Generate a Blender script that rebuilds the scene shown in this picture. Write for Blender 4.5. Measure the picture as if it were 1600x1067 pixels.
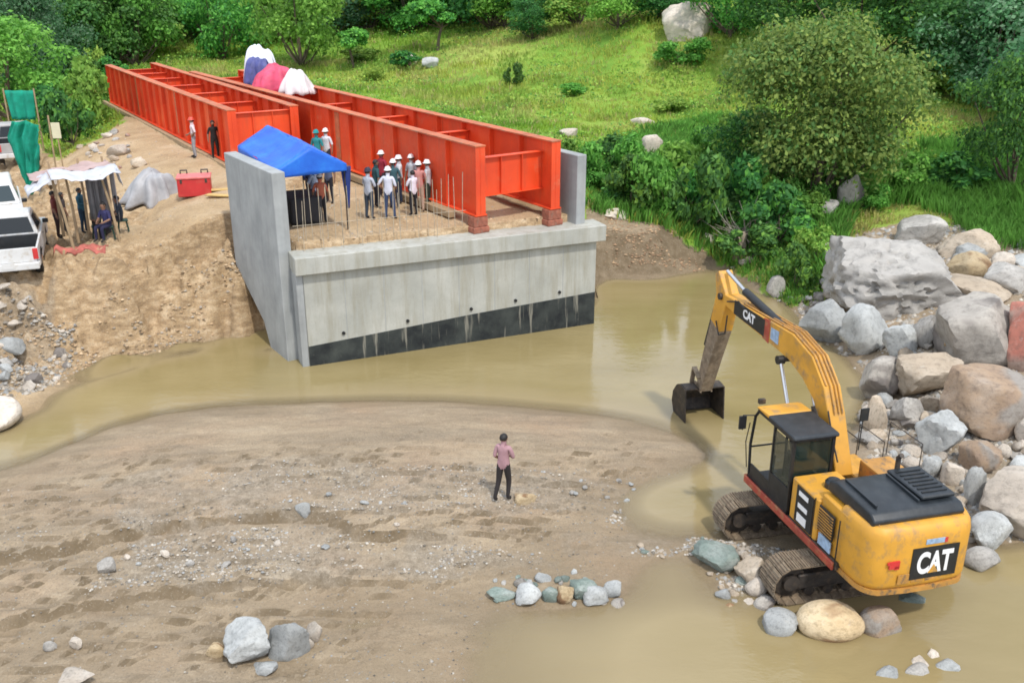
import bpy, bmesh, math, random
import numpy as np
from mathutils import Vector, Matrix, noise as mnoise

# ---------------------------------------------------------------- camera
S = bpy.context.scene
for o in list(bpy.data.objects): bpy.data.objects.remove(o)
FOC, CH, YH = 1500.0, 11.6, -40.0
TH = math.atan((533.5 - YH) / FOC)
cam_d = bpy.data.cameras.new('camera'); cam = bpy.data.objects.new('camera', cam_d)
S.collection.objects.link(cam); S.camera = cam
cam.location = (0, 0, CH); cam.rotation_euler = (math.pi / 2 - TH, 0, 0)
cam_d.sensor_width = 36; cam_d.lens = 36 * FOC / 1600; cam_d.clip_end = 2000; cam_d.clip_start = 0.1
S.render.resolution_x = 1024; S.render.resolution_y = 682
# ---------------------------------------------------------------- light
W = bpy.data.worlds.new("World"); S.world = W; W.use_nodes = True
SUN_EL, SUN_AZ = 58.0, 150.0      # azimuth clockwise from +Y: behind the camera, to its right
nt = W.node_tree; nt.nodes.clear()
sky = nt.nodes.new('ShaderNodeTexSky'); sky.sky_type = 'NISHITA'; sky.sun_disc = False
sky.sun_elevation = math.radians(SUN_EL); sky.sun_rotation = math.radians(SUN_AZ)
sky.air_density = 1.0; sky.dust_density = 2.5; sky.ozone_density = 1.0
bg = nt.nodes.new('ShaderNodeBackground'); bg.inputs[1].default_value = 0.13
wo = nt.nodes.new('ShaderNodeOutputWorld')
tcw = nt.nodes.new('ShaderNodeTexCoord'); nzw = nt.nodes.new('ShaderNodeTexNoise')
nzw.inputs['Scale'].default_value = 2.2; nzw.inputs['Detail'].default_value = 6
mpw = nt.nodes.new('ShaderNodeMapping'); mpw.inputs['Scale'].default_value = (1, 1, 2.6)
crw = nt.nodes.new('ShaderNodeValToRGB'); crw.color_ramp.elements[0].position = .36; crw.color_ramp.elements[1].position = .6
crw.color_ramp.elements[0].color = (.35,) * 3 + (1,)
mxw = nt.nodes.new('ShaderNodeMixRGB'); mxw.inputs[2].default_value = (9.5, 10.3, 11.6, 1)   # bright thin cloud
nt.links.new(tcw.outputs['Generated'], mpw.inputs[0]); nt.links.new(mpw.outputs[0], nzw.inputs['Vector'])
nt.links.new(nzw.outputs[0], crw.inputs[0]); nt.links.new(crw.outputs[0], mxw.inputs[0])
nt.links.new(sky.outputs[0], mxw.inputs[1]); nt.links.new(mxw.outputs[0], bg.inputs[0]); nt.links.new(bg.outputs[0], wo.inputs[0])
sd = bpy.data.lights.new('sun', 'SUN'); sd.energy = 2.4; sd.angle = math.radians(3.0); sd.color = (1, .95, .87)
so = bpy.data.objects.new('sun', sd); S.collection.objects.link(so)
e, a = math.radians(SUN_EL), math.radians(SUN_AZ)
sv = Vector((math.sin(a) * math.cos(e), math.cos(a) * math.cos(e), math.sin(e)))
so.rotation_euler = sv.to_track_quat('Z', 'Y').to_euler(); so.location = (20, -20, 60)
S.view_settings.view_transform = 'Standard'; S.view_settings.look = 'None'
S.view_settings.exposure = 0.22; S.view_settings.gamma = 1; S.view_settings.use_curve_mapping = False
S.render.engine = 'CYCLES'
S.cycles.filter_width = 1.7

# ---------------------------------------------------------------- helpers
def P(px, py, z):
    "world point at height z seen at a pixel of the 1600x1067 photograph"
    dx = px - 800; v = py - 533.5
    dy = math.cos(TH) * FOC - math.sin(TH) * v
    dz = -math.sin(TH) * FOC - math.cos(TH) * v
    t = (z - CH) / dz
    return Vector((dx * t, dy * t, z))
def mpp(py, z):
    "metres per photo pixel for an upright thing whose foot is there"
    return (CH - z) / ((py - YH) * math.cos(TH) ** 2)
def link(o): S.collection.objects.link(o)
def tag(o, label=None, cat=None, group=None, kind=None):
    if label: o['label'] = label
    if cat: o['category'] = cat
    if group: o['group'] = group
    if kind: o['kind'] = kind
    return o
def empty(name, loc=(0, 0, 0), rz=0, label=None, cat=None, group=None):
    o = bpy.data.objects.new(name, None); link(o); o.location = loc; o.rotation_euler = (0, 0, rz)
    o.empty_display_size = .3
    return tag(o, label, cat, group)
class MB:
    "collects shapes and links them as ONE mesh object"
    def __init__(s): s.v = []; s.f = []; s.m = []
    def add(s, vs, fs, mi=0):
        n = len(s.v); s.v += [tuple(p) for p in vs]; s.f += [tuple(i + n for i in q) for q in fs]; s.m += [mi] * len(fs); return s
    def box(s, c, d, rz=0, mi=0, M=None):
        x, y, z = d[0] / 2, d[1] / 2, d[2] / 2
        vs = [Vector((a * x, b * y, g * z)) for a in (-1, 1) for b in (-1, 1) for g in (-1, 1)]
        R = M if M else Matrix.Rotation(rz, 3, 'Z')
        vs = [R @ p + Vector(c) for p in vs]
        return s.add(vs, [(0, 1, 3, 2), (4, 6, 7, 5), (0, 4, 5, 1), (2, 3, 7, 6), (0, 2, 6, 4), (1, 5, 7, 3)], mi)
    def bar(s, p, q, w, h, up=(0, 0, 1), mi=0):
        p, q = Vector(p), Vector(q); d = (q - p); L = d.length; d.normalize(); u = Vector(up)
        sd_ = d.cross(u)
        if sd_.length < 1e-4: sd_ = d.cross(Vector((1, 0, 0)))
        sd_.normalize(); u = sd_.cross(d)
        vs = [b + sd_ * i * w / 2 + u * j * h / 2 for b in (p, q) for i, j in ((-1, -1), (1, -1), (1, 1), (-1, 1))]
        return s.add(vs, [(3, 2, 1, 0), (4, 5, 6, 7), (0, 1, 5, 4), (1, 2, 6, 5), (2, 3, 7, 6), (3, 0, 4, 7)], mi)
    def tube(s, pts, r, n=8, mi=0, caps=True):
        pts = [Vector(p) for p in pts]; rs = r if isinstance(r, (list, tuple)) else [r] * len(pts)
        rings = []; prev = None
        for i, p in enumerate(pts):
            d = (pts[min(i + 1, len(pts) - 1)] - pts[max(i - 1, 0)]).normalized()
            if prev is None:
                a_ = d.cross(Vector((0, 0, 1)) if abs(d.z) < .9 else Vector((1, 0, 0))).normalized()
            else: a_ = (prev - d * prev.dot(d)).normalized()
            prev = a_; b_ = d.cross(a_)
            rings.append([p + (a_ * math.cos(t) + b_ * math.sin(t)) * rs[i] for t in (2 * math.pi * k / n for k in range(n))])
        vs = [q for r_ in rings for q in r_]; fs = []
        for i in range(len(rings) - 1):
            for k in range(n): fs.append((i * n + k, i * n + (k + 1) % n, (i + 1) * n + (k + 1) % n, (i + 1) * n + k))
        if caps: fs.append(tuple(range(n - 1, -1, -1))); fs.append(tuple(range((len(rings) - 1) * n, len(rings) * n)))
        return s.add(vs, fs, mi)
    def prism(s, poly, axis, a0, a1, mi=0):
        "extrude a 2D polygon (in the two other axes) along axis from a0 to a1"
        def mk(p, t):
            return {'x': (t, p[0], p[1]), 'y': (p[0], t, p[1]), 'z': (p[0], p[1], t)}[axis]
        n = len(poly); vs = [mk(p, a0) for p in poly] + [mk(p, a1) for p in poly]
        fs = [tuple(range(n))[::-1], tuple(range(n, 2 * n))] + [(i, (i + 1) % n, n + (i + 1) % n, n + i) for i in range(n)]
        return s.add(vs, fs, mi)
    def build(s, name, mats, parent=None, smooth=False, bevel=0, seg=1):
        me = bpy.data.meshes.new(name); me.from_pydata(s.v, [], s.f)
        if not isinstance(mats, (list, tuple)): mats = [mats]
        for m_ in mats: me.materials.append(m_)
        me.polygons.foreach_set('material_index', s.m)
        bm = bmesh.new(); bm.from_mesh(me); bmesh.ops.recalc_face_normals(bm, faces=bm.faces)
        if bevel:
            ed = [e_ for e_ in bm.edges if len(e_.link_faces) == 2 and e_.calc_face_angle(0) > .5]
            bmesh.ops.bevel(bm, geom=ed, offset=bevel, segments=seg, affect='EDGES', profile=.6, clamp_overlap=True)
        bm.to_mesh(me); bm.free()
        if smooth:
            me.polygons.foreach_set('use_smooth', [True] * len(me.polygons))
            if smooth != 'all': me.set_sharp_from_angle(angle=math.radians(38))
        o = bpy.data.objects.new(name, me); link(o)
        if parent: o.parent = parent
        return o
def np_mesh(name, V, F, mats, parent=None, smooth=False, attrs=None):
    V = np.asarray(V, dtype=np.float32); F = np.asarray(F, dtype=np.int32); k = F.shape[1]
    me = bpy.data.meshes.new(name); me.vertices.add(len(V)); me.vertices.foreach_set('co', V.ravel())
    me.loops.add(F.size); me.loops.foreach_set('vertex_index', F.ravel())
    me.polygons.add(len(F)); me.polygons.foreach_set('loop_start', np.arange(0, F.size, k, dtype=np.int32))
    if smooth: me.polygons.foreach_set('use_smooth', np.ones(len(F), dtype=bool))
    me.update(calc_edges=True)
    if attrs:
        for an, av in attrs.items():
            at = me.color_attributes.new(an, 'FLOAT_COLOR', 'POINT'); at.data.foreach_set('color', np.asarray(av, dtype=np.float32).ravel())
    if not isinstance(mats, (list, tuple)): mats = [mats]
    for m_ in mats: me.materials.append(m_)
    o = bpy.data.objects.new(name, me); link(o)
    if parent: o.parent = parent
    return o
def copy_tree(o, parent=None):
    c = o.copy(); link(c)
    if parent: c.parent = parent
    for ch in list(o.children): copy_tree(ch, c)
    return c
# value noise, vectorised
def _h(ix, iy, s):
    n = (ix * 374761393 + iy * 668265263 + s * 982451653) & 0xFFFFFFFF
    n = ((n ^ (n >> 13)) * 1274126177) & 0xFFFFFFFF
    return ((n ^ (n >> 16)) & 0xFFFF) / 65535.0
def vnoise(x, y, s=0):
    x = np.asarray(x, float); y = np.asarray(y, float)
    ix = np.floor(x).astype(np.int64); iy = np.floor(y).astype(np.int64); fx = x - ix; fy = y - iy
    fx = fx * fx * (3 - 2 * fx); fy = fy * fy * (3 - 2 * fy)
    a_ = _h(ix, iy, s); b_ = _h(ix + 1, iy, s); c_ = _h(ix, iy + 1, s); d_ = _h(ix + 1, iy + 1, s)
    return (a_ * (1 - fx) + b_ * fx) * (1 - fy) + (c_ * (1 - fx) + d_ * fx) * fy
def fbm(x, y, s=0, oct=4):
    r = 0; a_ = .5; t = 0
    for i in range(oct): r = r + a_ * vnoise(x, y, s + i * 17); t += a_; x = x * 2.03 + 5.1; y = y * 2.03 + 1.7; a_ *= .5
    return r / t

# ---------------------------------------------------------------- materials
class N:
    def __init__(s, name):
        s.m = bpy.data.materials.new(name); s.m.use_nodes = True; s.t = s.m.node_tree; s.t.nodes.clear()
        s.out = s.n('ShaderNodeOutputMaterial'); s.b = s.n('ShaderNodeBsdfPrincipled'); s.l(s.b.outputs[0], s.out.inputs[0])
    def n(s, k, **kw):
        x = s.t.nodes.new(k)
        for a_, b_ in kw.items(): setattr(x, a_, b_)
        return x
    def l(s, a_, b_): s.t.links.new(a_, b_)
    def set(s, sock, v):
        if hasattr(v, 'links') or hasattr(v, 'is_linked'): s.l(v, sock)
        elif isinstance(v, (tuple, list)) and len(v) == 3: sock.default_value = (*v, 1)
        else: sock.default_value = v
    def coord(s, kind='Object'):
        if kind == 'World': return s.n('ShaderNodeNewGeometry').outputs['Position']
        return s.n('ShaderNodeTexCoord').outputs[kind]
    def noise(s, sc, det=4, rough=.55, co=None, scale3=None, dist=0):
        x = s.n('ShaderNodeTexNoise'); x.inputs['Scale'].default_value = sc; x.inputs['Detail'].default_value = det
        x.inputs['Roughness'].default_value = rough; x.inputs['Distortion'].default_value = dist
        co = co or s.coord()
        if scale3:
            mp = s.n('ShaderNodeMapping'); mp.inputs['Scale'].default_value = scale3; s.l(co, mp.inputs[0]); co = mp.outputs[0]
        s.l(co, x.inputs['Vector']); return x.outputs[0]
    def ramp(s, x, stops):
        r = s.n('ShaderNodeValToRGB'); e_ = r.color_ramp.elements
        while len(e_) < len(stops): e_.new(.5)
        for i, (p, c) in enumerate(stops):
            e_[i].position = p; e_[i].color = (*c, 1) if isinstance(c, (tuple, list)) else (c, c, c, 1)
        s.l(x, r.inputs[0]); return r.outputs[0]
    def mix(s, f, a_, b_, mode='MIX'):
        x = s.n('ShaderNodeMixRGB'); x.blend_type = mode
        s.set(x.inputs[0], f); s.set(x.inputs[1], a_); s.set(x.inputs[2], b_); return x.outputs[0]
    def math(s, op, a_, b_=0.0, clamp=False):
        x = s.n('ShaderNodeMath'); x.operation = op; x.use_clamp = clamp; s.set(x.inputs[0], a_); s.set(x.inputs[1], b_); return x.outputs[0]
    def bump(s, h, st=.3, d=.02):
        x = s.n('ShaderNodeBump'); x.inputs['Strength'].default_value = st; x.inputs['Distance'].default_value = d
        s.l(h, x.inputs['Height']); s.l(x.outputs[0], s.b.inputs['Normal'])
    def col(s, v): s.set(s.b.inputs['Base Color'], v)
    def rough(s, v): s.set(s.b.inputs['Roughness'], v)
def simple(name, c, r=.6, var=.25, sc=3.0, metal=0, dirt=None, damt=.4, spec=None, bump=0, hue=0):
    k = N(name); n1 = k.noise(sc, 5); lo = tuple(x * (1 - var) for x in c); hi = tuple(min(1, x * (1 + var)) for x in c)
    cc = k.ramp(n1, [(.3, lo), (.7, hi)])
    if dirt:
        d = k.ramp(k.noise(sc * 1.7 + .9, 7, .65), [(.5, 0.0), (.5 + .35 * (1.2 - damt), 1.0)])
        cc = k.mix(k.math('MULTIPLY', d, min(1, damt * 1.6)), cc, dirt)
    k.col(cc); k.rough(r); k.b.inputs['Metallic'].default_value = metal
    if spec is not None: k.b.inputs['Specular IOR Level'].default_value = spec
    if bump: k.bump(k.noise(sc * 12, 4), bump, .01)
    return k.m
M = {}
DUST = (.30, .22, .14)
M['orange'] = simple('orange_primer', (.74, .070, .014), .5, .22, .6, dirt=(.42, .13, .06), damt=.45, bump=.05)
k = N('orange_primer'); co = k.coord('World')
c1 = k.ramp(k.noise(.5, 5, .6, co), [(.3, (.62, .052, .012)), (.55, (.76, .075, .015)), (.75, (.80, .13, .035))])
c1 = k.mix(k.ramp(k.noise(2.6, 6, .7, co, (1.4, 1.4, .16)), [(.52, 0.0), (.72, .55)]), c1, (.40, .075, .03))
c1 = k.mix(k.ramp(k.noise(1.4, 7, .7, co), [(.58, 0.0), (.75, .5)]), c1, (.55, .24, .13)); k.col(c1)
k.rough(k.ramp(k.noise(3, 4, .6, co), [(.3, .42), (.7, .7)])); k.bump(k.noise(9, 4, .6, co), .08, .01); M['orange'] = k.m
M['rustedge'] = simple('weathered_orange_edge', (.50, .13, .05), .65, .3, 2, dirt=(.33, .2, .12), damt=.6)
M['yellow'] = simple('machine_yellow', (.60, .30, .035), .5, .14, 1.5, dirt=(.30, .19, .09), damt=.62, bump=.06)
M['yellow_worn'] = simple('worn_machine_yellow', (.46, .23, .05), .55, .25, 3, dirt=(.14, .10, .065), damt=.75, bump=.1)
M['black'] = simple('black_paint', (.012, .014, .016), .5, .3, 4, dirt=(.06, .05, .04), damt=.3)
M['blackplastic'] = simple('dark_plastic', (.016, .021, .026), .45, .3, 3, dirt=(.05, .05, .05), damt=.3)
M['rubber'] = simple('rubber', (.02, .02, .02), .8, .3, 5, dirt=(.12, .09, .06), damt=.4)
M['muddy'] = simple('muddy_steel', (.20, .15, .10), .85, .35, 5, dirt=(.30, .25, .18), damt=.6, bump=.3)
M['darksteel'] = simple('dark_steel', (.05, .042, .036), .6, .4, 4, metal=.3, dirt=(.16, .11, .07), damt=.45, bump=.15)
M['chrome'] = simple('chrome_rod', (.6, .6, .6), .18, .05, 4, metal=1)
M['white'] = simple('white_paint', (.62, .62, .61), .35, .06, 2, dirt=(.42, .36, .28), damt=.55)
M['whiteprint'] = simple('white_lettering', (.8, .8, .8), .5, .05, 2)
M['red'] = simple('red_paint', (.55, .03, .03), .5, .15, 2, dirt=(.35, .12, .08), damt=.4)
M['redsill'] = simple('scuffed_red_paint', (.36, .06, .035), .6, .25, 3, dirt=(.32, .18, .08), damt=.6)
M['sticker'] = simple('blue_grey_sticker', (.30, .42, .58), .4, .3, 9)
M['wood'] = simple('raw_timber', (.36, .26, .15), .8, .25, 3, dirt=(.2, .15, .1), damt=.4, bump=.2)
M['rust'] = simple('rusty_bar', (.22, .12, .07), .75, .3, 6)
M['rebar'] = simple('weathered_rebar', (.42, .36, .27), .6, .25, 6, metal=.2)
M['block'] = simple('red_brown_block', (.30, .10, .06), .85, .4, 6, dirt=(.2, .16, .12), damt=.5, bump=.3)
M['skin'] = simple('brown_skin', (.23, .12, .075), .55, .08, 5)
M['hair'] = simple('black_hair', (.012, .01, .009), .6, .3, 9)
k = N('glass_dark'); k.col((.02, .035, .03)); k.rough(.06); k.b.inputs['Alpha'].default_value = .62; k.b.inputs['Specular IOR Level'].default_value = .8; M['glass'] = k.m
k = N('car_glass'); k.col((.03, .045, .05)); k.rough(.04); M['carglass'] = k.m
k = N('car_glass_rear'); k.col((.01, .013, .015)); k.rough(.07); M['carglass2'] = k.m

def cloth(name, c, var=.15, r=.85, trans=0, sc=4):
    k = N(name); n1 = k.noise(sc, 4); k.col(k.ramp(n1, [(.3, tuple(x * (1 - var) for x in c)), (.7, tuple(min(1, x * (1 + var)) for x in c))]))
    k.rough(r); k.bump(k.noise(sc * 3, 4), .35, .02)
    if trans:
        tr = k.n('ShaderNodeBsdfTranslucent'); tr.inputs[0].default_value = (*c, 1); mx = k.n('ShaderNodeMixShader'); mx.inputs[0].default_value = trans
        k.l(k.b.outputs[0], mx.inputs[1]); k.l(tr.outputs[0], mx.inputs[2]); k.l(mx.outputs[0], k.out.inputs[0])
    return k.m
# concrete: form-panel tone shifts, runs, stains
k = N('concrete'); co = k.coord()
base = k.ramp(k.noise(.7, 6, .6, co), [(.3, (.32, .325, .29)), (.7, (.47, .47, .425))])
runs = k.ramp(k.noise(1.5, 6, .7, co, (2.2, 2.2, .22)), [(.45, 0.0), (.75, 1.0)])
c1 = k.mix(k.math('MULTIPLY', runs, .75), base, (.25, .225, .15))
sp = k.ramp(k.noise(14, 5, .6, co), [(.55, 0.0), (.8, .5)]); c1 = k.mix(sp, c1, (.25, .25, .23)); k.col(c1); k.rough(.88)
k.bump(k.noise(18, 5), .25, .01); M['concrete'] = k.m
k = N('concrete_grey_face'); co = k.coord()
base = k.ramp(k.noise(1.1, 6, .6, co), [(.3, (.27, .285, .285)), (.7, (.40, .415, .41))])
runs = k.ramp(k.noise(1.8, 6, .7, co, (2, 2, .18)), [(.45, 0.0), (.8, .55)]); k.col(k.mix(runs, base, (.2, .2, .19))); k.rough(.9)
k.bump(k.noise(16, 5), .3, .01); M['concrete_grey'] = k.m
k = N('tar_coating'); co = k.coord()
base = k.ramp(k.noise(1.6, 6, .6, co), [(.35, (.008, .012, .016)), (.75, (.055, .065, .06))])
st = k.ramp(k.noise(3.2, 5, .6, co, (1.6, 1.6, .12)), [(.58, 0.0), (.66, .85)]); c1 = k.mix(st, base, (.24, .23, .19))
sp = k.ramp(k.noise(9, 6, .7, co), [(.62, 0.0), (.78, .6)]); k.col(k.mix(sp, c1, (.16, .16, .13))); k.rough(.55); M['tar'] = k.m
# rock
def rock(name, cols, patch=None, sc=1.0):
    k = N(name); co = k.coord(); oi = k.n('ShaderNodeObjectInfo')
    ad = k.n('ShaderNodeVectorMath'); ad.operation = 'ADD'; k.l(co, ad.inputs[0])
    mu = k.n('ShaderNodeVectorMath'); mu.operation = 'SCALE'; mu.inputs[0].default_value = (37, 19, 53); k.l(oi.outputs['Random'], mu.inputs['Scale']); k.l(mu.outputs[0], ad.inputs[1])
    co = ad.outputs[0]
    c1 = k.ramp(k.noise(1.1 * sc, 7, .62, co), [(.3, cols[0]), (.5, cols[1]), (.72, cols[2])])
    if patch:
        pf = k.ramp(k.noise(.75 * sc, 4, .5, co, dist=.6), [(.5, 0.0), (.56, .85)]); c1 = k.mix(pf, c1, patch)
    g = k.ramp(k.noise(9 * sc, 7, .75, co), [(.48, 0.0), (.72, .75)]); c1 = k.mix(g, c1, tuple(x * .45 for x in cols[0]))
    g2 = k.ramp(k.noise(5 * sc, 6, .7, co), [(.6, 0.0), (.72, .45)]); c1 = k.mix(g2, c1, (.5, .47, .42))
    v = k.n('ShaderNodeHueSaturation'); k.l(c1, v.inputs['Color']); k.l(k.math('ADD', k.math('MULTIPLY', oi.outputs['Random'], .4), .8), v.inputs['Value'])
    k.col(v.outputs[0]); k.rough(.92)
    k.bump(k.math('ADD', k.noise(6 * sc, 8, .7, co), k.math('MULTIPLY', k.noise(26 * sc, 4, .7, co), .4)), .6, .06)
    return k.m
M['rock_grey'] = rock('grey_granite', [(.26, .25, .23), (.38, .36, .33), (.50, .48, .44)])
M['rock_patch'] = rock('grey_brown_granite', [(.26, .24, .21), (.37, .34, .30), (.48, .44, .38)], (.15, .13, .12))
M['rock_rust'] = rock('orange_brown_granite', [(.30, .22, .17), (.42, .30, .20), (.44, .38, .32)], (.34, .32, .29))
M['rock_tan'] = rock('tan_rock', [(.33, .27, .20), (.44, .36, .27), (.52, .45, .36)])
M['rock_ochre'] = rock('ochre_rock', [(.36, .25, .13), (.52, .40, .24), (.60, .49, .33)], (.22, .11, .05))
M['rock_blue'] = rock('blue_grey_rock', [(.29, .30, .295), (.40, .41, .40), (.51, .52, .505)])
M['rock_green'] = rock('green_grey_rock', [(.14, .18, .155), (.20, .25, .22), (.34, .37, .34)])
M['rock_pale'] = rock('pale_rock', [(.44, .39, .33), (.55, .48, .40), (.60, .55, .48)])
M['rock_red'] = rock('reddish_rock', [(.30, .21, .17), (.38, .28, .23), (.42, .35, .31)], (.40, .13, .09))
# ---------------------------------------------------------------- terrain
CP = []
def cp(*pts):
    for px, py, z in pts:
        p = P(px, py, z); CP.append((p.x, p.y, z))
# left bank: parking and camp platform, cut slope, shore
cp((0, 470, 2.1), (60, 462, 2.1), (120, 446, 2.25), (180, 425, 2.6), (250, 392, 3.0), (320, 358, 3.4), (352, 345, 3.6))
cp((-150, 500, 2.0), (-300, 560, 1.7), (-300, 640, .8), (-150, 620, .7))
def cpa(*pts):
    for px, py, z, add in pts: p = P(px, py, z); CP.append((p.x, p.y, z + add))
cpa((200, 460, 1.75, .85), (270, 450, 1.65, 1.1), (335, 450, 1.6, 1.15), (372, 455, 1.5, 1.1), (130, 478, 1.55, .4), (60, 495, 1.5, .3), (230, 480, 1.15, .7), (300, 476, 1.1, .75), (365, 480, .95, .7))
cp((0, 560, .75), (80, 548, .6), (180, 535, .42), (280, 522, .35), (360, 508, .3), (398, 515, .1))
cp((0, 672, 0), (60, 640, 0), (130, 596, 0), (200, 575, 0), (300, 550, 0), (380, 527, 0), (420, 548, -.05))
cp((90, 378, 2.3), (150, 380, 2.45), (205, 352, 2.85), (50, 320, 2.2), (10, 300, 2.2), (100, 275, 2.8), (40, 262, 2.3), (0, 235, 2.3), (250, 330, 3.3), (300, 300, 3.75), (340, 270, 3.9),
   (250, 262, 3.9), (225, 215, 3.95), (203, 165, 4.0), (305, 247, 4.06), (150, 228, 3.7), (180, 190, 4.0), (-200, 250, 2.3), (-300, 400, 2.0), (110, 225, 3.2), (120, 185, 3.0), (60, 180, 2.6))
# sandbar
cp((0, 738, 0), (-200, 800, 0), (100, 698, 0), (170, 670, 0), (250, 649, 0), (330, 638, 0), (400, 633, 0), (500, 629, 0), (600, 627, 0), (700, 629, 0), (800, 636, 0), (880, 644, 0), (950, 652, 0), (1020, 668, 0), (1075, 690, 0), (1105, 712, 0))
cp((1050, 738, 0), (1010, 752, 0), (968, 790, .0), (960, 835, .02), (1010, 850, .04), (1100, 850, .03))
cp((60, 790, .30), (200, 740, .34), (330, 700, .40), (480, 690, .42), (650, 690, .42), (800, 700, .36), (900, 700, .28), (1000, 695, .16), (600, 780, .45), (400, 780, .45), (760, 780, .38), (880, 790, .2), (930, 830, .12), (0, 860, .3), (200, 830, .4), (-300, 900, .3))
cp((600, 860, .3), (300, 880, .33), (100, 900, .3), (740, 880, .16), (860, 870, .0), (250, 960, .22), (450, 960, .2), (0, 980, .2), (600, 960, .12), (660, 1040, .04), (300, 1060, .2), (0, 1067, .2), (300, 1200, .15), (-300, 1200, .2), (700, 1300, 0))
cp((730, 925, .03), (760, 920, .03), (850, 925, .06), (950, 925, .04), (720, 985, .01), (705, 1067, 0))
# river bed
cp((60, 700, -.45), (-200, 740, -.4), (150, 635, -.4), (250, 600, -.45), (350, 590, -.5), (480, 600, -.6), (700, 580, -.7), (900, 590, -.8), (1000, 560, -.9), (1100, 560, -.9), (1200, 600, -.8), (1150, 650, -.5), (1060, 490, -.7), (1080, 790, -.3), (1040, 800, -.25), (1150, 740, -.4), (1280, 620, -.5))
cp((960, 960, -.08), (850, 990, -.08), (1100, 1000, -.2), (1300, 1040, -.22), (1500, 960, -.3), (1600, 900, -.3), (1050, 900, -.08), (1000, 1067, -.15), (1400, 1067, -.2), (1000, 1300, -.2), (1600, 1200, -.3), (1900, 1000, -.3), (1900, 1200, -.3))
cp((950, 470, -.5), (700, 520, -.6), (800, 1067, -.06))
# under the excavator and right bank
cp((1150, 880, .02), (1130, 920, .0), (1200, 830, .0), (1300, 860, .02), (1400, 830, 0), (1210, 960, -.1), (1500, 850, .05), (1180, 790, -.1))
cp((950, 437, 0), (1000, 437, 0), (1050, 431, 0), (1110, 420, 0), (1160, 440, 0), (1215, 468, 0), (1265, 520, 0), (1320, 555, 0), (1350, 590, 0), (1350, 650, 0), (1370, 730, .15), (1500, 830, .1), (1570, 850, 0), (1700, 860, 0))
cp((1400, 560, .5), (1450, 640, .5), (1450, 720, .35), (1550, 760, .3), (1600, 700, .6), (1700, 700, .8), (1550, 600, 1.0), (1600, 520, 1.3), (1400, 480, .8), (1500, 430, 1.3), (1600, 430, 1.5), (1800, 500, 1.8), (1300, 460, .5))
cp((960, 398, .75), (1050, 398, .6), (960, 365, 1.5), (1030, 368, 1.4), (1080, 385, .8), (960, 348, 1.8), (1040, 352, 1.6), (1110, 380, .8), (1170, 410, .5), (1230, 420, .8))
cp((1270, 345, 1.6), (1350, 345, 1.6), (1450, 360, 1.7), (1600, 370, 1.9), (1100, 320, 1.7), (950, 300, 2.1), (1000, 240, 2.6), (1200, 250, 2.6), (1400, 250, 2.8), (1550, 260, 2.8))
# fill behind the abutment under the girders
cp((480, 300, 3.9), (560, 290, 3.95), (400, 215, 4.0), (300, 160, 4.0), (240, 130, 4.0), (180, 118, 3.9), (650, 270, 3.95), (800, 300, 3.9), (700, 240, 3.9), (500, 180, 4.0))
# meadow and hill
cp((920, 210, 2.9), (760, 170, 3.2), (600, 130, 3.6), (450, 105, 3.9), (300, 90, 4.1), (150, 100, 3.6), (60, 120, 3.2), (1000, 150, 3.8), (850, 110, 4.6), (1150, 130, 4.4), (1400, 160, 4.2), (1600, 170, 4.2),
   (800, 75, 5.9), (1000, 60, 7.0), (600, 70, 5.2), (400, 75, 4.6), (1250, 70, 7.0), (250, 70, 4.7), (60, 70, 4.6), (1500, 70, 7.0), (1000, 40, 7.8), (700, 55, 6.0))
for x in (-220, -150, -90, -40, 0, 40, 90, 150, 220):
    CP += [(x, 140, 16 + 3 * math.sin(x * .05)), (x, 200, 34), (x, 380, 75)]
for x, y, z in ((-120, 60, 4), (-120, 90, 7), (-70, 100, 8), (-45, 70, 4.2), (70, 60, 5), (60, 90, 9), (120, 60, 7), (120, 90, 12), (40, 100, 9.5), (0, 105, 8.3), (-30, 108, 6.5), (-60, 120, 10), (60, 30, 3), (50, 15, 1), (120, 20, 4), (-60, 20, 1), (-120, 20, 2), (-60, 40, 2.2), (30, 45, 2.5)):
    CP.append((x, y, z))
CPA = np.array(CP)
def _rbf():
    n = len(CPA); X = CPA[:, :2]
    D = np.sqrt(((X[:, None] - X[None]) ** 2).sum(-1) + .04)
    A = np.zeros((n + 3, n + 3)); A[:n, :n] = -D; A[:n, :n] += np.eye(n) * .02
    A[:n, n] = 1; A[:n, n + 1:] = X; A[n, :n] = 1; A[n + 1:, :n] = X.T
    return np.linalg.solve(A, np.concatenate([CPA[:, 2], [0, 0, 0]]))
RW = _rbf()
AB0 = P(460, 405, 3.6); AB1 = P(948, 352, 3.6)                       # front edge of the bearing seat
ABx = (AB1 - AB0); ABL = ABx.length; ABx.normalize(); ABy = Vector((-ABx.y, ABx.x, 0)); ABA = math.atan2(ABx.y, ABx.x)
WD = Vector((math.cos(math.radians(124)), math.sin(math.radians(124)), 0))  # wing walls run back this way
LW0 = AB0 + ABy * .975 + ABx * .10; LW1 = LW0 + WD * 4.9
RW0 = AB0 + ABx * (ABL - .55) + ABy * .55; RW1 = RW0 + WD * 4.6
FILL = [(AB0 + ABy * .9 + ABx * .2)[:2], (AB0 + ABx * (ABL - .3) + ABy * .9)[:2], (RW1 + ABx * .1)[:2], (RW1 + WD * 6)[:2], (LW1 + WD * 3 + ABx * 1.5)[:2], (LW1 + ABx * .2)[:2]]
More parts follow.
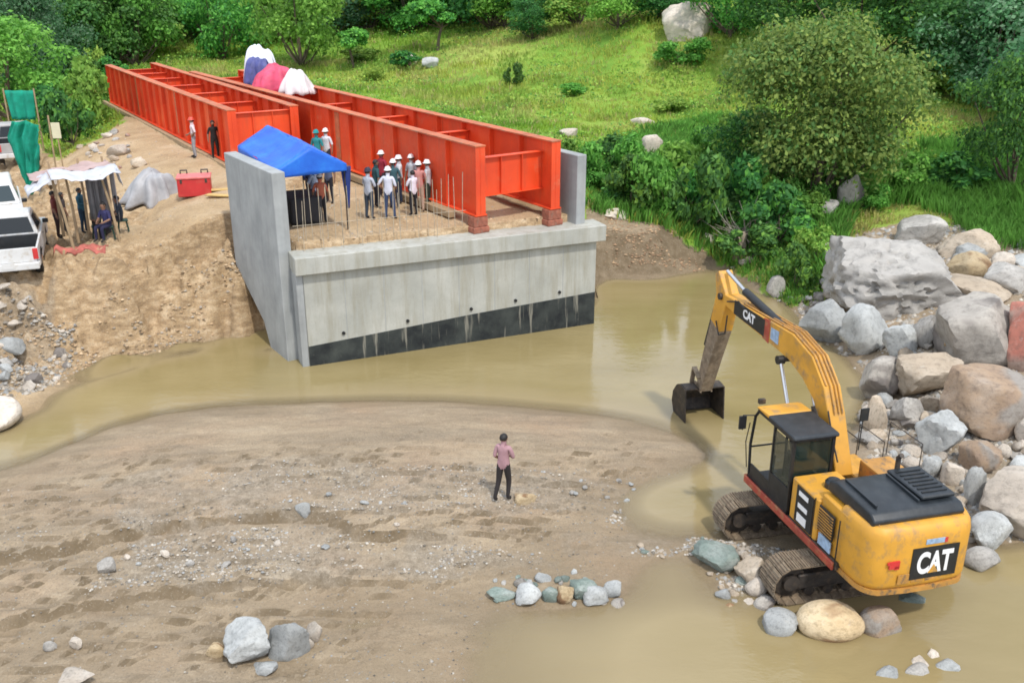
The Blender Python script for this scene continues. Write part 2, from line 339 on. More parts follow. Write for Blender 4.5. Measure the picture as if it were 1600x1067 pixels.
def inpoly(x, y, poly):
    r = np.zeros(np.shape(x), bool); n = len(poly)
    for i in range(n):
        x0, y0 = poly[i]; x1, y1 = poly[(i + 1) % n]
        if y0 == y1: continue
        c = ((y0 > y) != (y1 > y)) & (x < (x1 - x0) * (y - y0) / (y1 - y0) + x0); r ^= c
    return r
def pxpoly(pts): return [tuple(P(*q)[:2]) for q in pts]
SC1 = [tuple(P(*q)[:2]) for q in ((-300, 900, .3), (60, 862, .3), (160, 845, .3), (260, 826, .33), (330, 812, .35), (420, 809, .35), (470, 806, .35), (520, 812, .35), (560, 830, .35), (640, 838, .3), (730, 835, .28))]
SC2 = [tuple(P(*q)[:2]) for q in ((-300, 1000, .25), (60, 958, .25), (100, 946, .25), (250, 926, .25), (330, 912, .25), (450, 905, .25), (495, 893, .25), (520, 903, .25), (620, 903, .2), (700, 898, .15))]
SC3 = [tuple(P(*q)[:2]) for q in ((700, 733, .35), (780, 742, .35), (860, 752, .3), (930, 757, .25), (1000, 762, .15))]
def scarp(x, y, line, h, back=1.6):
    "the ground drops by h on the camera side of the line and recovers over `back` metres"
    lx = np.array([q[0] for q in line]); ly = np.array([q[1] for q in line]); o_ = np.argsort(lx)
    yy = np.interp(x, lx[o_], ly[o_]) + .10 * (fbm(x * 2.2, y * .3, 91, 3) - .5)
    d = yy - y; fade = np.clip((x - lx.min()) / 1.0, 0, 1) * np.clip((lx.max() - x) / 1.5, 0, 1)
    s_ = np.clip(d / .10 + .5, 0, 1); s_ = s_ * s_ * (3 - 2 * s_)
    return -h * s_ * np.exp(-np.clip(d, 0, 99) / back) * fade + .3 * h * np.exp(-np.abs(d + .15) / .5) * (1 - s_) * fade
GR_POLY = pxpoly([(-900, 200, 2.3), (-300, 195, 2.3), (0, 190, 2.3), (50, 225, 2.4), (95, 262, 2.7), (140, 225, 3.5), (190, 192, 3.95), (200, 165, 4.0), (180, 146, 4.0)]) + \
    [(-26.4, 69.5), (-21.5, 67)] + [tuple((AB1 + WD * 14 + ABx * 1.2)[:2]), tuple((RW1 + ABx * 1.2)[:2])] + \
    pxpoly([(925, 332, 2.0), (985, 345, 1.8), (1055, 356, 1.6), (1095, 378, .9), (1125, 405, .35), (1180, 435, .3), (1240, 470, .3), (1290, 455, .7), (1300, 400, 1.2), (1370, 352, 1.6), (1460, 352, 1.7), (1600, 372, 1.9), (2300, 400, 2.5)]) + \
    [(400, 30), (400, 500), (-400, 500), (-400, 60)]
LEFT_POLY = pxpoly([(-1500, 760, 0), (0, 672, 0), (60, 640, 0), (130, 596, 0), (200, 575, 0), (300, 550, 0), (380, 527, 0), (425, 552, 0)]) + [tuple(LW0[:2]), tuple(AB1[:2])] + [(2.5, 36), (0, 60), (-20, 80), (-400, 80), (-400, 20)]
RB_POLY = pxpoly([(940, 440, 0), (1050, 433, 0), (1120, 422, 0), (1160, 440, 0), (1215, 468, 0), (1265, 520, 0), (1330, 560, 0), (1350, 590, 0), (1350, 650, 0), (1370, 730, 0), (1500, 830, 0), (1570, 850, 0), (2200, 860, 0)]) + [(400, 25), (400, 60), (0, 60), (2.5, 36)]
LIPL = [tuple(P(*q)[:2]) for q in ((-300, 520, 2.0), (0, 482, 1.9), (60, 474, 1.9), (110, 462, 2.0), (160, 445, 2.2), (200, 424, 2.5), (250, 402, 2.7), (300, 386, 2.8), (335, 366, 3.1), (362, 352, 3.3), (380, 345, 3.4))]
LIPH = [.2, .35, .4, .45, .6, .95, 1.2, 1.3, 1.3, 1.2, 1.2]
def bank_lip(x, y):
    lx = np.array([q[0] for q in LIPL]); ly = np.array([q[1] for q in LIPL]); o_ = np.argsort(lx); hh = np.array(LIPH)
    yy = np.interp(x, lx[o_], ly[o_]) + .55 * (fbm(x * 1.5, y * .2, 191, 4) - .5); h = np.interp(x, lx[o_], hh[o_])
    d = yy - y; s_ = np.clip(d / .16 + .5, 0, 1); fade = np.clip((x - lx.min()) / 3, 0, 1) * (x < lx.max() + 2.5)
    return h * fade * (-.95 * s_ * np.clip(1 - d / 3.2, 0, 1) + .06 * (1 - s_) * np.exp(-np.clip(-d, 0, 99) / 1.2))
def height(x, y):
    x = np.asarray(x, float); y = np.asarray(y, float); sh = x.shape; x = x.ravel(); y = y.ravel(); n = len(CPA)
    z = np.empty_like(x)
    for i in range(0, len(x), 40000):
        xs = x[i:i + 40000]; ys = y[i:i + 40000]
        D = np.sqrt((xs[:, None] - CPA[:, 0]) ** 2 + (ys[:, None] - CPA[:, 1]) ** 2 + .04)
        z[i:i + 40000] = -D @ RW[:n] + RW[n] + RW[n + 1] * xs + RW[n + 2] * ys
    g = inpoly(x, y, GR_POLY); lb = inpoly(x, y, LEFT_POLY) & ~g; rb = inpoly(x, y, RB_POLY)
    # sandbar ripples and scarps
    sand = (~g) & (~lb) & (~rb) & (y < 31)
    up = np.clip((z + .05) / .2, 0, 1)
    dd = scarp(x, y, SC1, .17) + scarp(x, y, SC2, .15) + scarp(x, y, SC3, .09, 1.0)
    flow = fbm(x * .55 + y * .25, y * 3.2 - x * .35, 5, 4) - .5
    rid = fbm(x * .22 + 3, y * 1.5 - x * .18 + .8 * fbm(x * .5, y * .5, 15, 3), 25, 3); rid = np.abs(((rid * 7) % 1.0) - .5) * 2; rid = np.clip((rid - .55) * 3, 0, 1)
    z = z + np.where(sand, dd * up + flow * .13 * up + (rid - .5) * .07 * up * np.clip((24 - y) / 3, .25, 1) + (fbm(x * 3, y * 3, 9, 3) - .5) * .05 * up, 0)
    # eroded cut bank on the left: gullies and ledges where it is steep
    q = (fbm(x * .9, y * .9, 21, 5) - .5); q2 = np.abs(fbm(x * 2.6, y * 1.6, 33, 4) - .5)
    slope = np.clip((z - .15) / .6, 0, 1) * np.clip((3.3 - z) / .9, .12, 1)
    z = z + np.where(lb, slope * (q * .42 - q2 * .5 + .08), 0)
    z = z + np.where(lb, bank_lip(x, y), 0); z = z + np.where(lb, np.clip((3.4 - z) / .8, .06, 1) * np.clip((z - .1) / .4, 0, 1) * ((fbm(x * 2.0, y * 2.0, 141, 5) - .5) * 1.7 - np.abs(fbm(x * 1.1, y * 3.0, 151, 4) - .5) * 1.5 + .12), 0)
    led = np.sin((z + q * .5) * 9.0) * .05 * slope; z = z + np.where(lb, led, 0)
    z = z + np.where(rb & ~g, (fbm(x * .8, y * .8, 41, 4) - .5) * .35 * np.clip(z / .5, 0, 1), 0)
    z = z + np.where(g, (fbm(x * .13, y * .13, 51, 4) - .5) * np.clip((y - 38) / 40, 0.1, 1) * 1.6 + (fbm(x * .8, y * .8, 57, 3) - .5) * .3, 0)
    f = inpoly(x, y, FILL)
    z = np.where(f, 3.84 + (fbm(x * .8, y * .8, 61, 4) - .5) * .16, z)
    return z.reshape(sh)
def axis(a0, a1, fine, lo, hi, grow):
    "coordinates with a fine step between lo and hi and a growing one outside"
    mid = list(np.arange(lo, hi, fine)); r = []; v, st = mid[-1], fine
    while v < a1: st *= grow; v += st; r.append(v)
    l = []; v, st = lo, fine
    while v > a0: st *= grow; v -= st; l.append(v)
    return np.array(l[::-1] + mid + r)
xs = axis(-330, 330, .115, -19, 16, 1.035); ys = axis(3, 430, .115, 13, 38.5, 1.022)
XX, YY = np.meshgrid(xs, ys); ZZ = height(XX, YY); nx, ny = len(xs), len(ys)
idx = np.arange(nx * ny).reshape(ny, nx)
F = np.stack([idx[:-1, :-1], idx[:-1, 1:], idx[1:, 1:], idx[1:, :-1]], -1).reshape(-1, 4)
x, y, z = XX.ravel(), YY.ravel(), ZZ.ravel()
jx = x + (fbm(x * .9, y * .9, 71, 4) - .5) * 1.6; jy = y + (fbm(x * .9, y * .9, 77, 4) - .5) * 1.6
gm = inpoly(jx, jy, GR_POLY).astype(float)
lm = inpoly(jx, jy, LEFT_POLY).astype(float)
GRAV = [pxpoly(q) for q in (
    [(180, 760, .35), (420, 725, .4), (700, 730, .4), (960, 748, .2), (1010, 770, .1), (940, 790, .2), (700, 800, .4), (420, 805, .4), (200, 835, .35)],
    [(200, 850, .3), (400, 820, .3), (640, 840, .3), (860, 860, .1), (700, 895, .2), (520, 890, .2), (300, 915, .25), (130, 925, .25)],
    [(-100, 480, 1.6), (60, 500, 1.4), (120, 515, .9), (100, 560, .5), (60, 600, .3), (0, 640, .1), (-150, 660, .1)],
    [(1340, 620, 0), (1400, 560, .5), (1700, 600, 1), (1700, 840, .1), (1500, 840, .1), (1360, 720, .1)],
    [(960, 780, .05), (1000, 830, .05), (1110, 840, 0), (1130, 865, 0), (1000, 870, 0), (940, 850, .05)],
    [(1100, 840, 0), (1250, 860, 0), (1250, 960, -.1), (1130, 940, 0)])]
gv = np.zeros_like(x)
gjx = x + (fbm(x * .7, y * .9, 171, 5) - .5) * 5; gjy = y + (fbm(x * .7, y * .9, 177, 5) - .5) * 2.2
for q in GRAV: gv = np.maximum(gv, inpoly(gjx, gjy, q))
fl = inpoly(x, y, FILL).astype(float)
wet = np.clip(1 - z / (.10 + .14 * fbm(x * 1.1, y * 1.1, 83, 3)), 0, 1) * (1 - gm)
col = np.stack([gm, gv, wet, np.maximum(lm, fl)], -1)
k = N('ground'); co = k.coord('World')
at = k.n('ShaderNodeVertexColor'); at.layer_name = 'mask'; sep = k.n('ShaderNodeSeparateColor'); k.l(at.outputs[0], sep.inputs[0])
g_, v_, w_, d_ = sep.outputs[0], sep.outputs[1], sep.outputs[2], at.outputs['Alpha']
sandc = k.ramp(k.noise(.5, 7, .6, co, (1, 3, 1)), [(.3, (.27, .208, .138)), (.55, (.355, .278, .187)), (.75, (.43, .345, .24))])
sandc = k.mix(k.ramp(k.noise(.33, 4, .5, co), [(.48, 0.0), (.68, .6)]), sandc, (.36, .25, .16)); sandc = k.mix(k.ramp(k.noise(.42, 7, .68, co, (.55, 2.4, 1), .8), [(.48, 0.0), (.66, .5)]), sandc, (.185, .155, .115))
dirtc = k.ramp(k.noise(.55, 7, .62, co), [(.28, (.33, .225, .12)), (.5, (.46, .33, .19)), (.75, (.57, .44, .29))])
nrm = k.n('ShaderNodeNewGeometry'); sx = k.n('ShaderNodeSeparateXYZ'); k.l(nrm.outputs['True Normal'], sx.inputs[0])
steep = k.ramp(sx.outputs[2], [(.62, 1.0), (.9, 0.0)])
dirtc = k.mix(k.math('MULTIPLY', steep, .75), dirtc, k.ramp(k.noise(2.0, 7, .7, co, (1, 1, 2.5)), [(.36, (.20, .13, .07)), (.5, (.41, .28, .155)), (.62, (.60, .46, .30))]))
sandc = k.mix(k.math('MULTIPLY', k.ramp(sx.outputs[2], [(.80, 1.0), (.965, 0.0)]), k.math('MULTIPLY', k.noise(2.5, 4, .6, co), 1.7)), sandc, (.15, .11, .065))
grc = k.ramp(k.noise(7, 6, .75, co), [(.35, (.15, .13, .10)), (.5, (.29, .25, .195)), (.66, (.43, .38, .31))])
gfac = k.math('MULTIPLY', v_, k.ramp(k.noise(.8, 5, .65, co), [(.3, .05), (.62, .6)]))
grass = k.ramp(k.noise(.12, 6, .65, co), [(.34, (.10, .22, .025)), (.5, (.20, .33, .04)), (.66, (.32, .38, .08))])
grass = k.mix(k.ramp(k.noise(1.6, 5, .7, co), [(.45, 0.0), (.7, .6)]), grass, (.10, .20, .025))
grass = k.mix(k.ramp(k.noise(.22, 5, .7, co), [(.62, 0.0), (.72, .6)]), grass, (.36, .26, .12))
c1 = k.mix(d_, sandc, dirtc); c1 = k.mix(gfac, c1, grc)
c1 = k.mix(k.math('MULTIPLY', k.ramp(k.noise(6, 6, .7, co), [(.5, 0.0), (.72, 1.0)]), .35), c1, (.17, .13, .09))
c1 = k.mix(k.math('MULTIPLY', k.ramp(k.noise(24, 3, .6, co), [(.38, 1.0), (.5, 0.0)]), .38), c1, (.13, .105, .075)); c1 = k.mix(k.math('MULTIPLY', k.ramp(k.noise(19, 3, .6, co), [(.58, 0.0), (.68, 1.0)]), .30), c1, (.50, .44, .35))
c1 = k.mix(k.math('MULTIPLY', w_, .5), c1, (.20, .145, .08)); c1 = k.mix(g_, c1, grass)
k.col(c1); k.rough(k.ramp(w_, [(0.0, .95), (1.0, .45)])); k.b.inputs['Specular IOR Level'].default_value = .3
hb = k.math('ADD', k.noise(9, 8, .7, co), k.math('MULTIPLY', k.noise(40, 4, .6, co), .35)); k.bump(hb, .7, .05)
GM = k.m
ground = np_mesh('ground', np.stack([x, y, z], -1), F, GM, smooth=True, attrs={'mask': col}); tag(ground, kind='structure')
def gz(x, y): return float(height(np.array([x]), np.array([y]))[0])
_ty = np.concatenate([np.arange(12, 60, .06), np.arange(60, 330, .5)])
def gpt(px, py):
    "first ground point met by the line of sight through a photo pixel"
    d = P(px, py, 0) - cam.location; d = d / d.y; zr = CH + d.z * _ty; h = height(d.x * _ty, _ty); w_ = np.nonzero(zr <= h)[0]
    i = w_[0] if len(w_) else len(_ty) - 1
    return Vector((float(d.x * _ty[i]), float(_ty[i]), float(h[i])))
# water: opaque silt-laden river, darker over depth, clearer tan in the shallows
k = N('muddy_water'); co = k.coord('World')
at = k.n('ShaderNodeVertexColor'); at.layer_name = 'depth'; sep = k.n('ShaderNodeSeparateColor'); k.l(at.outputs[0], sep.inputs[0])
wc = k.ramp(k.noise(.22, 5, .55, co, (1, 2, 1)), [(.3, (.23, .18, .075)), (.7, (.29, .232, .11))])
wc = k.mix(sep.outputs[0], (.30, .235, .13), wc); k.col(wc); k.rough(.05); k.b.inputs['IOR'].default_value = 1.42
al = k.ramp(sep.outputs[0], [(0.0, .0), (.10, .55), (.4, 1.0)]); k.l(al, k.b.inputs['Alpha'])
wv = k.noise(1.6, 4, .5, co, (1, 2.0, 1), .4); wv2 = k.noise(7, 3, .5, co, (1, 2.4, 1))
msk = k.ramp(k.noise(.25, 3, .5, co), [(.4, .25), (.65, 1.0)])
k.bump(k.math('MULTIPLY', k.math('ADD', wv, k.math('MULTIPLY', wv2, .35)), msk), .45, .04)
xs2 = np.arange(-60, 60, .3); ys2 = np.arange(5, 60, .3); XW, YW = np.meshgrid(xs2, ys2); ZW = height(XW, YW)
dep = np.clip(-ZW / .35, 0, 1); dcol = np.stack([dep, dep, dep, np.ones_like(dep)], -1).reshape(-1, 4)
idx = np.arange(XW.size).reshape(XW.shape); F = np.stack([idx[:-1, :-1], idx[:-1, 1:], idx[1:, 1:], idx[1:, :-1]], -1).reshape(-1, 4)
keep = (ZW[:-1, :-1] < .12).ravel(); F = F[keep]
used = np.unique(F); rm = np.full(XW.size, -1); rm[used] = np.arange(len(used))
water = np_mesh('river_water', np.stack([XW.ravel(), YW.ravel(), np.zeros(XW.size)], -1)[used], rm[F], k.m, smooth=True, attrs={'depth': dcol[used]}); tag(water, kind='structure')

# ---------------------------------------------------------------- abutment (local frame: x along the front edge, y back)
ab = empty('bridge_abutment', (AB0.x, AB0.y, 0), ABA, 'grey concrete bridge abutment with two wing walls and black coated foot standing in the river', 'abutment')
L = ABL; ch = .55                                              # bearing seat beam depth
m = MB(); m.box((L / 2, .5, 3.6 - ch / 2), (L, 1.0, ch)); m.build('bearing_seat', M['concrete'], ab, bevel=.02)
m = MB(); m.prism([(.25, -1.2), (L - .05 - .2, -1.2), (L - .05 - .2, 3.6 - ch - .003), (.25, 3.6 - ch - .003)], 'y', .22, .95); m.build('front_wall', M['concrete'], ab, bevel=.015)
# tall form panels: shallow recessed joints shown as thin proud ribs of cement fin
for i in range(1, 8):
    m = MB(); m.box((.25 + (L - .5) * i / 8, .2185, 1.9), (.018, .008, 2.28)); m.build('formwork_fin', M['concrete_grey'], ab)
tz0, tz1 = .66, 1.18
m = MB(); m.prism([(.254, -.6), (L - .256, -.6), (L - .256, tz1), (L * .55, (tz0 + tz1) / 2 + .07), (.254, tz0)], 'y', .212, .219); m.build('tar_coating', M['tar'], ab)
for px, py in ((523, 506), (622, 492), (725, 480), (800, 469), (877, 461)):
    fx = (px - 470) / 472 * (L - .5) + .25; fz = tz0 + .22 + (tz1 - tz0) * (px - 470) / 472 + .02
    m = MB(); m.tube([(fx, .17, fz), (fx, .3, fz)], .055, 10); m.build('drain_pipe', M['black'], ab)
# wing walls
inv = Matrix.Rotation(-ABA, 3, 'Z')
def wing(p0, length, z_top0, z_top1, low, thick, nm, lab=None):
    d = inv @ WD; n_ = Vector((d.y, -d.x, 0)); o = inv @ (p0 - AB0); o.z = 0
    prof = [(0, -1.2), (.9, -1.2), (length * .45, low * .35), (length, low), (length, z_top1), (0, z_top0)]
    vs = []
    for s_ in (0, -thick):
        for t, z_ in prof: q = o + d * t - n_ * s_; vs.append((q.x, q.y, z_))
    n = len(prof); m = MB(); m.add(vs, [tuple(range(n)), tuple(range(n, 2 * n))[::-1]] + [(i, (i + 1) % n, n + (i + 1) % n, n + i) for i in range(n)])
    w = m.build(nm, M['concrete_grey'], ab, bevel=.02)
    if lab: w['label'] = lab
    return w
wing(LW0, 4.35, 6.05, 6.05, 2.2, -.42, 'wing_wall', 'left wing wall tapering to a narrow foot')
wing(RW0, 4.6, 5.95, 5.95, 2.0, -.38, 'wing_wall', 'right wing wall behind the girder end')
# left return of the stem between front wall and wing
m = MB(); m.box((.135, .6, .92), (.215, .74, 4.24)); m.build('stem_return', M['concrete_grey'], ab, bevel=.015)
# rough broken edge of earth and mortar along the back of the seat
rnd = random.Random(5)
# starter bars
for i in range(24):
    fx = .35 + i * .235; lean = rnd.uniform(-.05, .05)
    m = MB(); m.tube([(fx, 1.02, 3.4), (fx + lean, 1.02 + rnd.uniform(-.03, .03), 5.55 + rnd.uniform(-.12, .12))], .011, 5); m.build('starter_bar', M['rebar'], ab)
for i in range(8):
    fx = .45 + i * .62
    m = MB(); m.tube([(fx, .72, 3.5), (fx + rnd.uniform(-.05, .05), .72, 4.9 + rnd.uniform(-.1, .3))], .010, 5); m.build('starter_bar', M['rebar'], ab)
m = MB(); m.tube([(.2, 1.03, 4.35), (5.9, 1.03, 4.33)], .008, 5); m.build('tie_bar', M['rebar'], ab)

# ---------------------------------------------------------------- steel spans
def span(a, b, a2, b2, z0, h, nst, label, enddia, dias):
    "two plate girders from a->b and a2->b2 joined by cross diaphragms"
    a, b, a2, b2 = [Vector((p[0], p[1], 0)) for p in (a, b, a2, b2)]
    d = (b - a); Ls = d.length; d.normalize(); side = Vector((d.y, -d.x, 0))           # towards the second girder
    if (a2 - a).dot(side) < 0: side = -side
    wdt = (a2 - a).dot(side); off2 = (a2 - a).dot(d)
    ang = math.atan2(d.y, d.x)
    root = empty('steel_bridge_span', (a.x, a.y, z0), ang, label, 'bridge girders', 'orange steel girder spans')
    sgn = -1 if (Matrix.Rotation(-ang, 3, 'Z') @ side).y < 0 else 1
    for gi in (0, 1):
        y0 = sgn * wdt * gi; x0 = off2 * gi; x1 = x0 + Ls
        g = MB(); g.box(((x0 + x1) / 2, y0, h / 2), (Ls, .03, h - .08)); w = g.build('web', M['orange'], root)
        g = MB(); g.box(((x0 + x1) / 2, y0, h - .02), (Ls + .02, .40, .04)); g.build('top_flange', M['rustedge'], root)
        g = MB(); g.box(((x0 + x1) / 2, y0, .02), (Ls + .02, .46, .04)); g.build('bottom_flange', M['orange'], root)
        for i in range(nst + 1):
            t = x0 + .02 + (Ls - .04) * i / nst
            for s_ in (-1, 1):
                g = MB(); g.box((t, y0 + s_ * .10, h / 2), (.022, .165, h - .085)); g.build('stiffener', M['orange'], w)
        for t in ((.36, .70) if gi == 0 else ()):                      # bolted splices
            xx = x0 + Ls * t
            g = MB(); g.box((xx, y0 - sgn * .024, h / 2), (.42, .016, h - .3))
            for i in range(9):
                for j in (-1, 1): g.box((xx + j * .13, y0 - sgn * .037, .3 + (h - .6) * i / 8), (.03, .012, .03))
            g.build('splice_plate', M['rustedge'], w)
    for t, zl, zh in [(0, *enddia), *dias]:
        xx = .1 + off2 * .5 + (Ls - .2) * t if t else .25 + max(off2, 0)
        g = MB(); g.box((xx, sgn * wdt / 2, (zl + zh) / 2), (.022, wdt - .05, zh - zl)); dd_ = g.build('diaphragm', M['orange'], root)
        g = MB(); g.box((xx, sgn * wdt / 2, zh + .012), (.26, wdt - .05, .022)); g.build('diaphragm_flange', M['orange'], dd_)
        g = MB(); g.box((xx, sgn * wdt / 2, zl - .012), (.26, wdt - .05, .022)); g.build('diaphragm_flange', M['orange'], dd_)
        for q in (.34, .66):
            g = MB(); g.box((xx - .07, sgn * wdt * q, (zl + zh) / 2), (.11, .02, zh - zl - .01)); g.build('diaphragm_rib', M['orange'], dd_)
    return root
GZ = 4.17
rn0, rn1 = P(752, 338, GZ), P(868, 327, GZ)
dr = Vector((math.cos(math.radians(124.1)), math.sin(math.radians(124.1)), 0))
span_r = span(rn0, rn0 + dr * 30.5, rn1, rn1 + dr * 30.5, GZ, 2.3, 16, 'orange steel girder pair resting on the abutment seat beside the helmeted group', (.62, 1.85), [(.17, .9, 1.95), (.33, .9, 1.95), (.5, .9, 1.95), (.66, .9, 1.95), (.83, .9, 1.95), (.985, .6, 1.9)])
ln0, ln1 = P(361, 172, 6.4), P(459, 165, 6.4)
dl = Vector((math.cos(math.radians(122.3)), math.sin(math.radians(122.3)), 0)); Ll = 25.0
ln0.z = ln1.z = GZ - .02; lf = ln0 + dl * Ll
span_l = span(ln0, lf, ln1, ln1 + dl * Ll, GZ - .02, 2.25, 18, 'orange steel girder pair lying behind the blue canopy and running to the far trees', (.15, 2.05), [(.2, .9, 1.9), (.38, .9, 1.9), (.55, .9, 1.9), (.72, .9, 1.9), (.86, .9, 1.9), (.985, .5, 1.9)])
for p, lab in ((rn0, 'rough red-brown block under the left foot of the near girder pair'), (rn1, 'rough red-brown block under the right foot of the near girder pair')):
    q = p + dr * .22
    t = empty('bearing_block', (q.x, q.y, 3.603), math.radians(125), lab, 'bearing block', 'blocks on the bearing seat')
    m = MB(); m.box((0, 0, .10), (.5, .62, .2)); m.build('lower_course', M['block'], t, bevel=.02)
    m = MB(); m.box((0, 0, .375), (.42, .54, .345)); m.build('upper_course', M['block'], t, bevel=.02)
# baulks under the girders
def baulk(p, q, w, h, lab, grp='timber baulks under the girders'):
    mid = (Vector(p) + Vector(q)) / 2
    m = MB(); m.bar(Vector(p) - mid, Vector(q) - mid, w, h); o = m.build('timber_baulk', M['wood'], bevel=.01); o.location = mid; tag(o, lab, 'timber baulk', grp); return o
NB = ['pale timber baulk under the near end of the girder pair beside the group', 'pale timber baulk second from the near girder end', 'pale timber baulk behind the group, under the middle of the near girders', 'pale timber baulk under the near girders behind the blue canopy', 'pale timber baulk hidden deepest under the near girders by the far pair']
FB = ['dusty timber baulk behind the person in black at the far girder pair', 'dusty timber baulk behind the red helmeted person at the far girders', 'dusty timber baulk third from the near end of the far girder pair', 'dusty timber baulk along the middle of the far girder pair', 'dusty timber baulk beside the rubble berm under the far girder pair', 'dusty timber baulk at the very far end of the girders']
for i in range(5):
    s0 = 1.3 + i * 4.2; a_ = rn0 + dr * s0; b_ = rn0 + dr * (s0 + 4.0); o_ = Vector((-.30, -.16, -.16))
    baulk(a_ + o_, b_ + o_, .22, .22, NB[i])
for i in range(6):
    s0 = .4 + i * 4.4; a_ = ln0 + dl * s0; b_ = ln0 + dl * (s0 + 4.2); o_ = Vector((-.26, -.16, -.13))
    baulk(a_ + o_, b_ + o_, .2, .2, FB[i])
# ---------------------------------------------------------------- text to mesh
def text_mesh(name, body, size, depth, mat, parent, M4, offset=0.012, shear=0, sx=1):
    cu = bpy.data.curves.new(name, 'FONT'); cu.body = body; cu.size = size; cu.extrude = depth; cu.offset = offset; cu.shear = shear
    cu.align_x = 'CENTER'; cu.align_y = 'CENTER'
    to = bpy.data.objects.new(name, cu); link(to); dg = bpy.context.evaluated_depsgraph_get(); dg.update()
    me = bpy.data.meshes.new_from_object(to.evaluated_get(dg)); bpy.data.objects.remove(to); me.name = name
    me.transform(Matrix.Diagonal((sx, 1, 1, 1))); me.transform(M4); me.materials.clear(); me.materials.append(mat)
    o = bpy.data.objects.new(name, me); link(o); o.parent = parent; return o
def basis(right, up, at):
    r = Vector(right).normalized(); u = Vector(up).normalized(); n = r.cross(u); u = n.cross(r)
    return Matrix(((r.x, u.x, n.x, at[0]), (r.y, u.y, n.y, at[1]), (r.z, u.z, n.z, at[2]), (0, 0, 0, 1)))
# ---------------------------------------------------------------- excavator (x forward, y left)
EC = Vector((6.98, 17.62, 0)); EY = math.radians(104.0); TY = math.radians(12)
ex = empty('excavator', EC, EY, 'yellow tracked excavator with black engine cover standing among river stones', 'excavator')
def LP(px, py, yy=0.0):
    "point of the vertical plane y=yy of the machine seen at a pixel -> local (x, z)"
    d = P(px, py, 0) - cam.location; n = Vector((-math.sin(EY), math.cos(EY), 0)); c0 = EC + n * yy
    t = (c0 - cam.location).dot(n) / d.dot(n); p = cam.location + d * t; f_ = Vector((math.cos(EY), math.sin(EY), 0))
    return ((p - EC).dot(f_), p.z)
# undercarriage
for s_ in (1, -1):
    yy = s_ * 1.19; R_ = .40; hl = 1.62
    m = MB(); m.box((0, yy, .43), (2.95, .34, .34)); m.box((0, yy - s_ * .3, .5), (1.2, .6, .3)); tf = m.build('track_frame', M['darksteel'], ex, bevel=.03)
    tf.rotation_euler.z = TY - EY; tf.location = (-.2 * math.cos(TY - EY), -.2 * math.sin(TY - EY), 0)
    for k_ in range(7):
        m = MB(); m.tube([(-1.2 + k_ * .4, yy - .17, .2), (-1.2 + k_ * .4, yy + .17, .2)], .11, 12); m.build('track_roller', M['darksteel'], tf, smooth=True)
    for xx, nm in ((-hl, 'idler_wheel'), (hl, 'drive_sprocket')):
        m = MB(); m.tube([(xx, yy - .10, .44), (xx, yy + .10, .44)], R_ - .06, 22); m.tube([(xx, yy - .2, .44), (xx, yy + .2, .44)], .17, 14)
        m.build(nm, M['darksteel'], tf, smooth=True)
    per = 2 * (2 * hl) + 2 * math.pi * R_; ns = 44; shoe = None
    for k_ in range(ns):
        t = per * k_ / ns
        if t < 2 * hl: p = (-hl + t, .44 + R_); an = 0
        elif t < 2 * hl + math.pi * R_: th_ = (t - 2 * hl) / R_; p = (hl + R_ * math.sin(th_), .44 + R_ * math.cos(th_)); an = th_
        elif t < 4 * hl + math.pi * R_: p = (hl - (t - 2 * hl - math.pi * R_), .44 - R_); an = math.pi
        else: th_ = (t - 4 * hl - math.pi * R_) / R_; p = (-hl - R_ * math.sin(th_), .44 - R_ * math.cos(th_)); an = math.pi + th_
        sag = 0
        if shoe is None:
            m = MB(); m.box((0, 0, .01), (per / ns * .94, .6, .022)); m.box((0, 0, -.03), (per / ns * .7, .16, .06))
            for g_ in (-.06, 0, .06): m.box((g_, 0, .034), (.014, .59, .03))
            shoe = m.build('track_shoe', M['muddy'], tf)
            c_ = shoe
        else: c_ = shoe.copy(); link(c_)
        c_.parent = tf; c_.location = (p[0], yy, p[1]); c_.rotation_euler = (0, an, 0)
m = MB(); m.box((0, 0, .62), (1.7, 1.7, .36)); m.tube([(0, 0, .8), (0, 0, 1.02)], .62, 24); cf = m.build('centre_frame', M['darksteel'], ex, bevel=.03); cf.rotation_euler.z = TY - EY
# platform
m = MB(); m.prism([(1.55, -1.34), (1.55, -.5), (1.1, -.35), (1.1, .35), (1.66, .42), (1.66, 1.42), (-1.9, 1.36), (-1.9, -1.34)], 'z', 1.04, 1.2); m.build('revolving_frame', M['darksteel'], ex, bevel=.015)
m = MB(); m.bar((1.68, 1.435, 1.13), (-1.85, 1.385, 1.11), .05, .17); m.bar((1.69, 1.44, 1.13), (1.69, .42, 1.13), .05, .17)
m.build('side_sill', M['redsill'], ex, bevel=.012)
# counterweight
out = [(-1.72, 1.30), (-2.15, 1.29)]
for i in range(7):
    t = math.pi / 2 * i / 6; out.append((-2.3 - .46 * math.sin(t), .86 + .42 * math.cos(t)))
out = out + [(-2.80, .3), (-2.80, -.3)] + [(p[0], -p[1]) for p in out[::-1]]
def ring(z, s_, dx=0): return [((p[0] + 1.72) * s_ - 1.72 + dx, p[1] * (1 - (1 - s_) * .6), z) for p in out]
m = MB(); lv = [(1.02, .88), (1.16, .985), (1.22, 1.0), (2.12, 1.0), (2.26, .975), (2.36, .90)]
vs = []; n = len(out)
for z_, s_ in lv: vs += ring(z_, s_)
fs = [tuple(range(n))[::-1], tuple(range(n * 5, n * 6))]
for j in range(5):
    for i in range(n): fs.append((j * n + i, j * n + (i + 1) % n, (j + 1) * n + (i + 1) % n, (j + 1) * n + i))
m.add(vs, fs); cw = m.build('counterweight', M['yellow'], ex, smooth=True, bevel=.02)
m = MB()
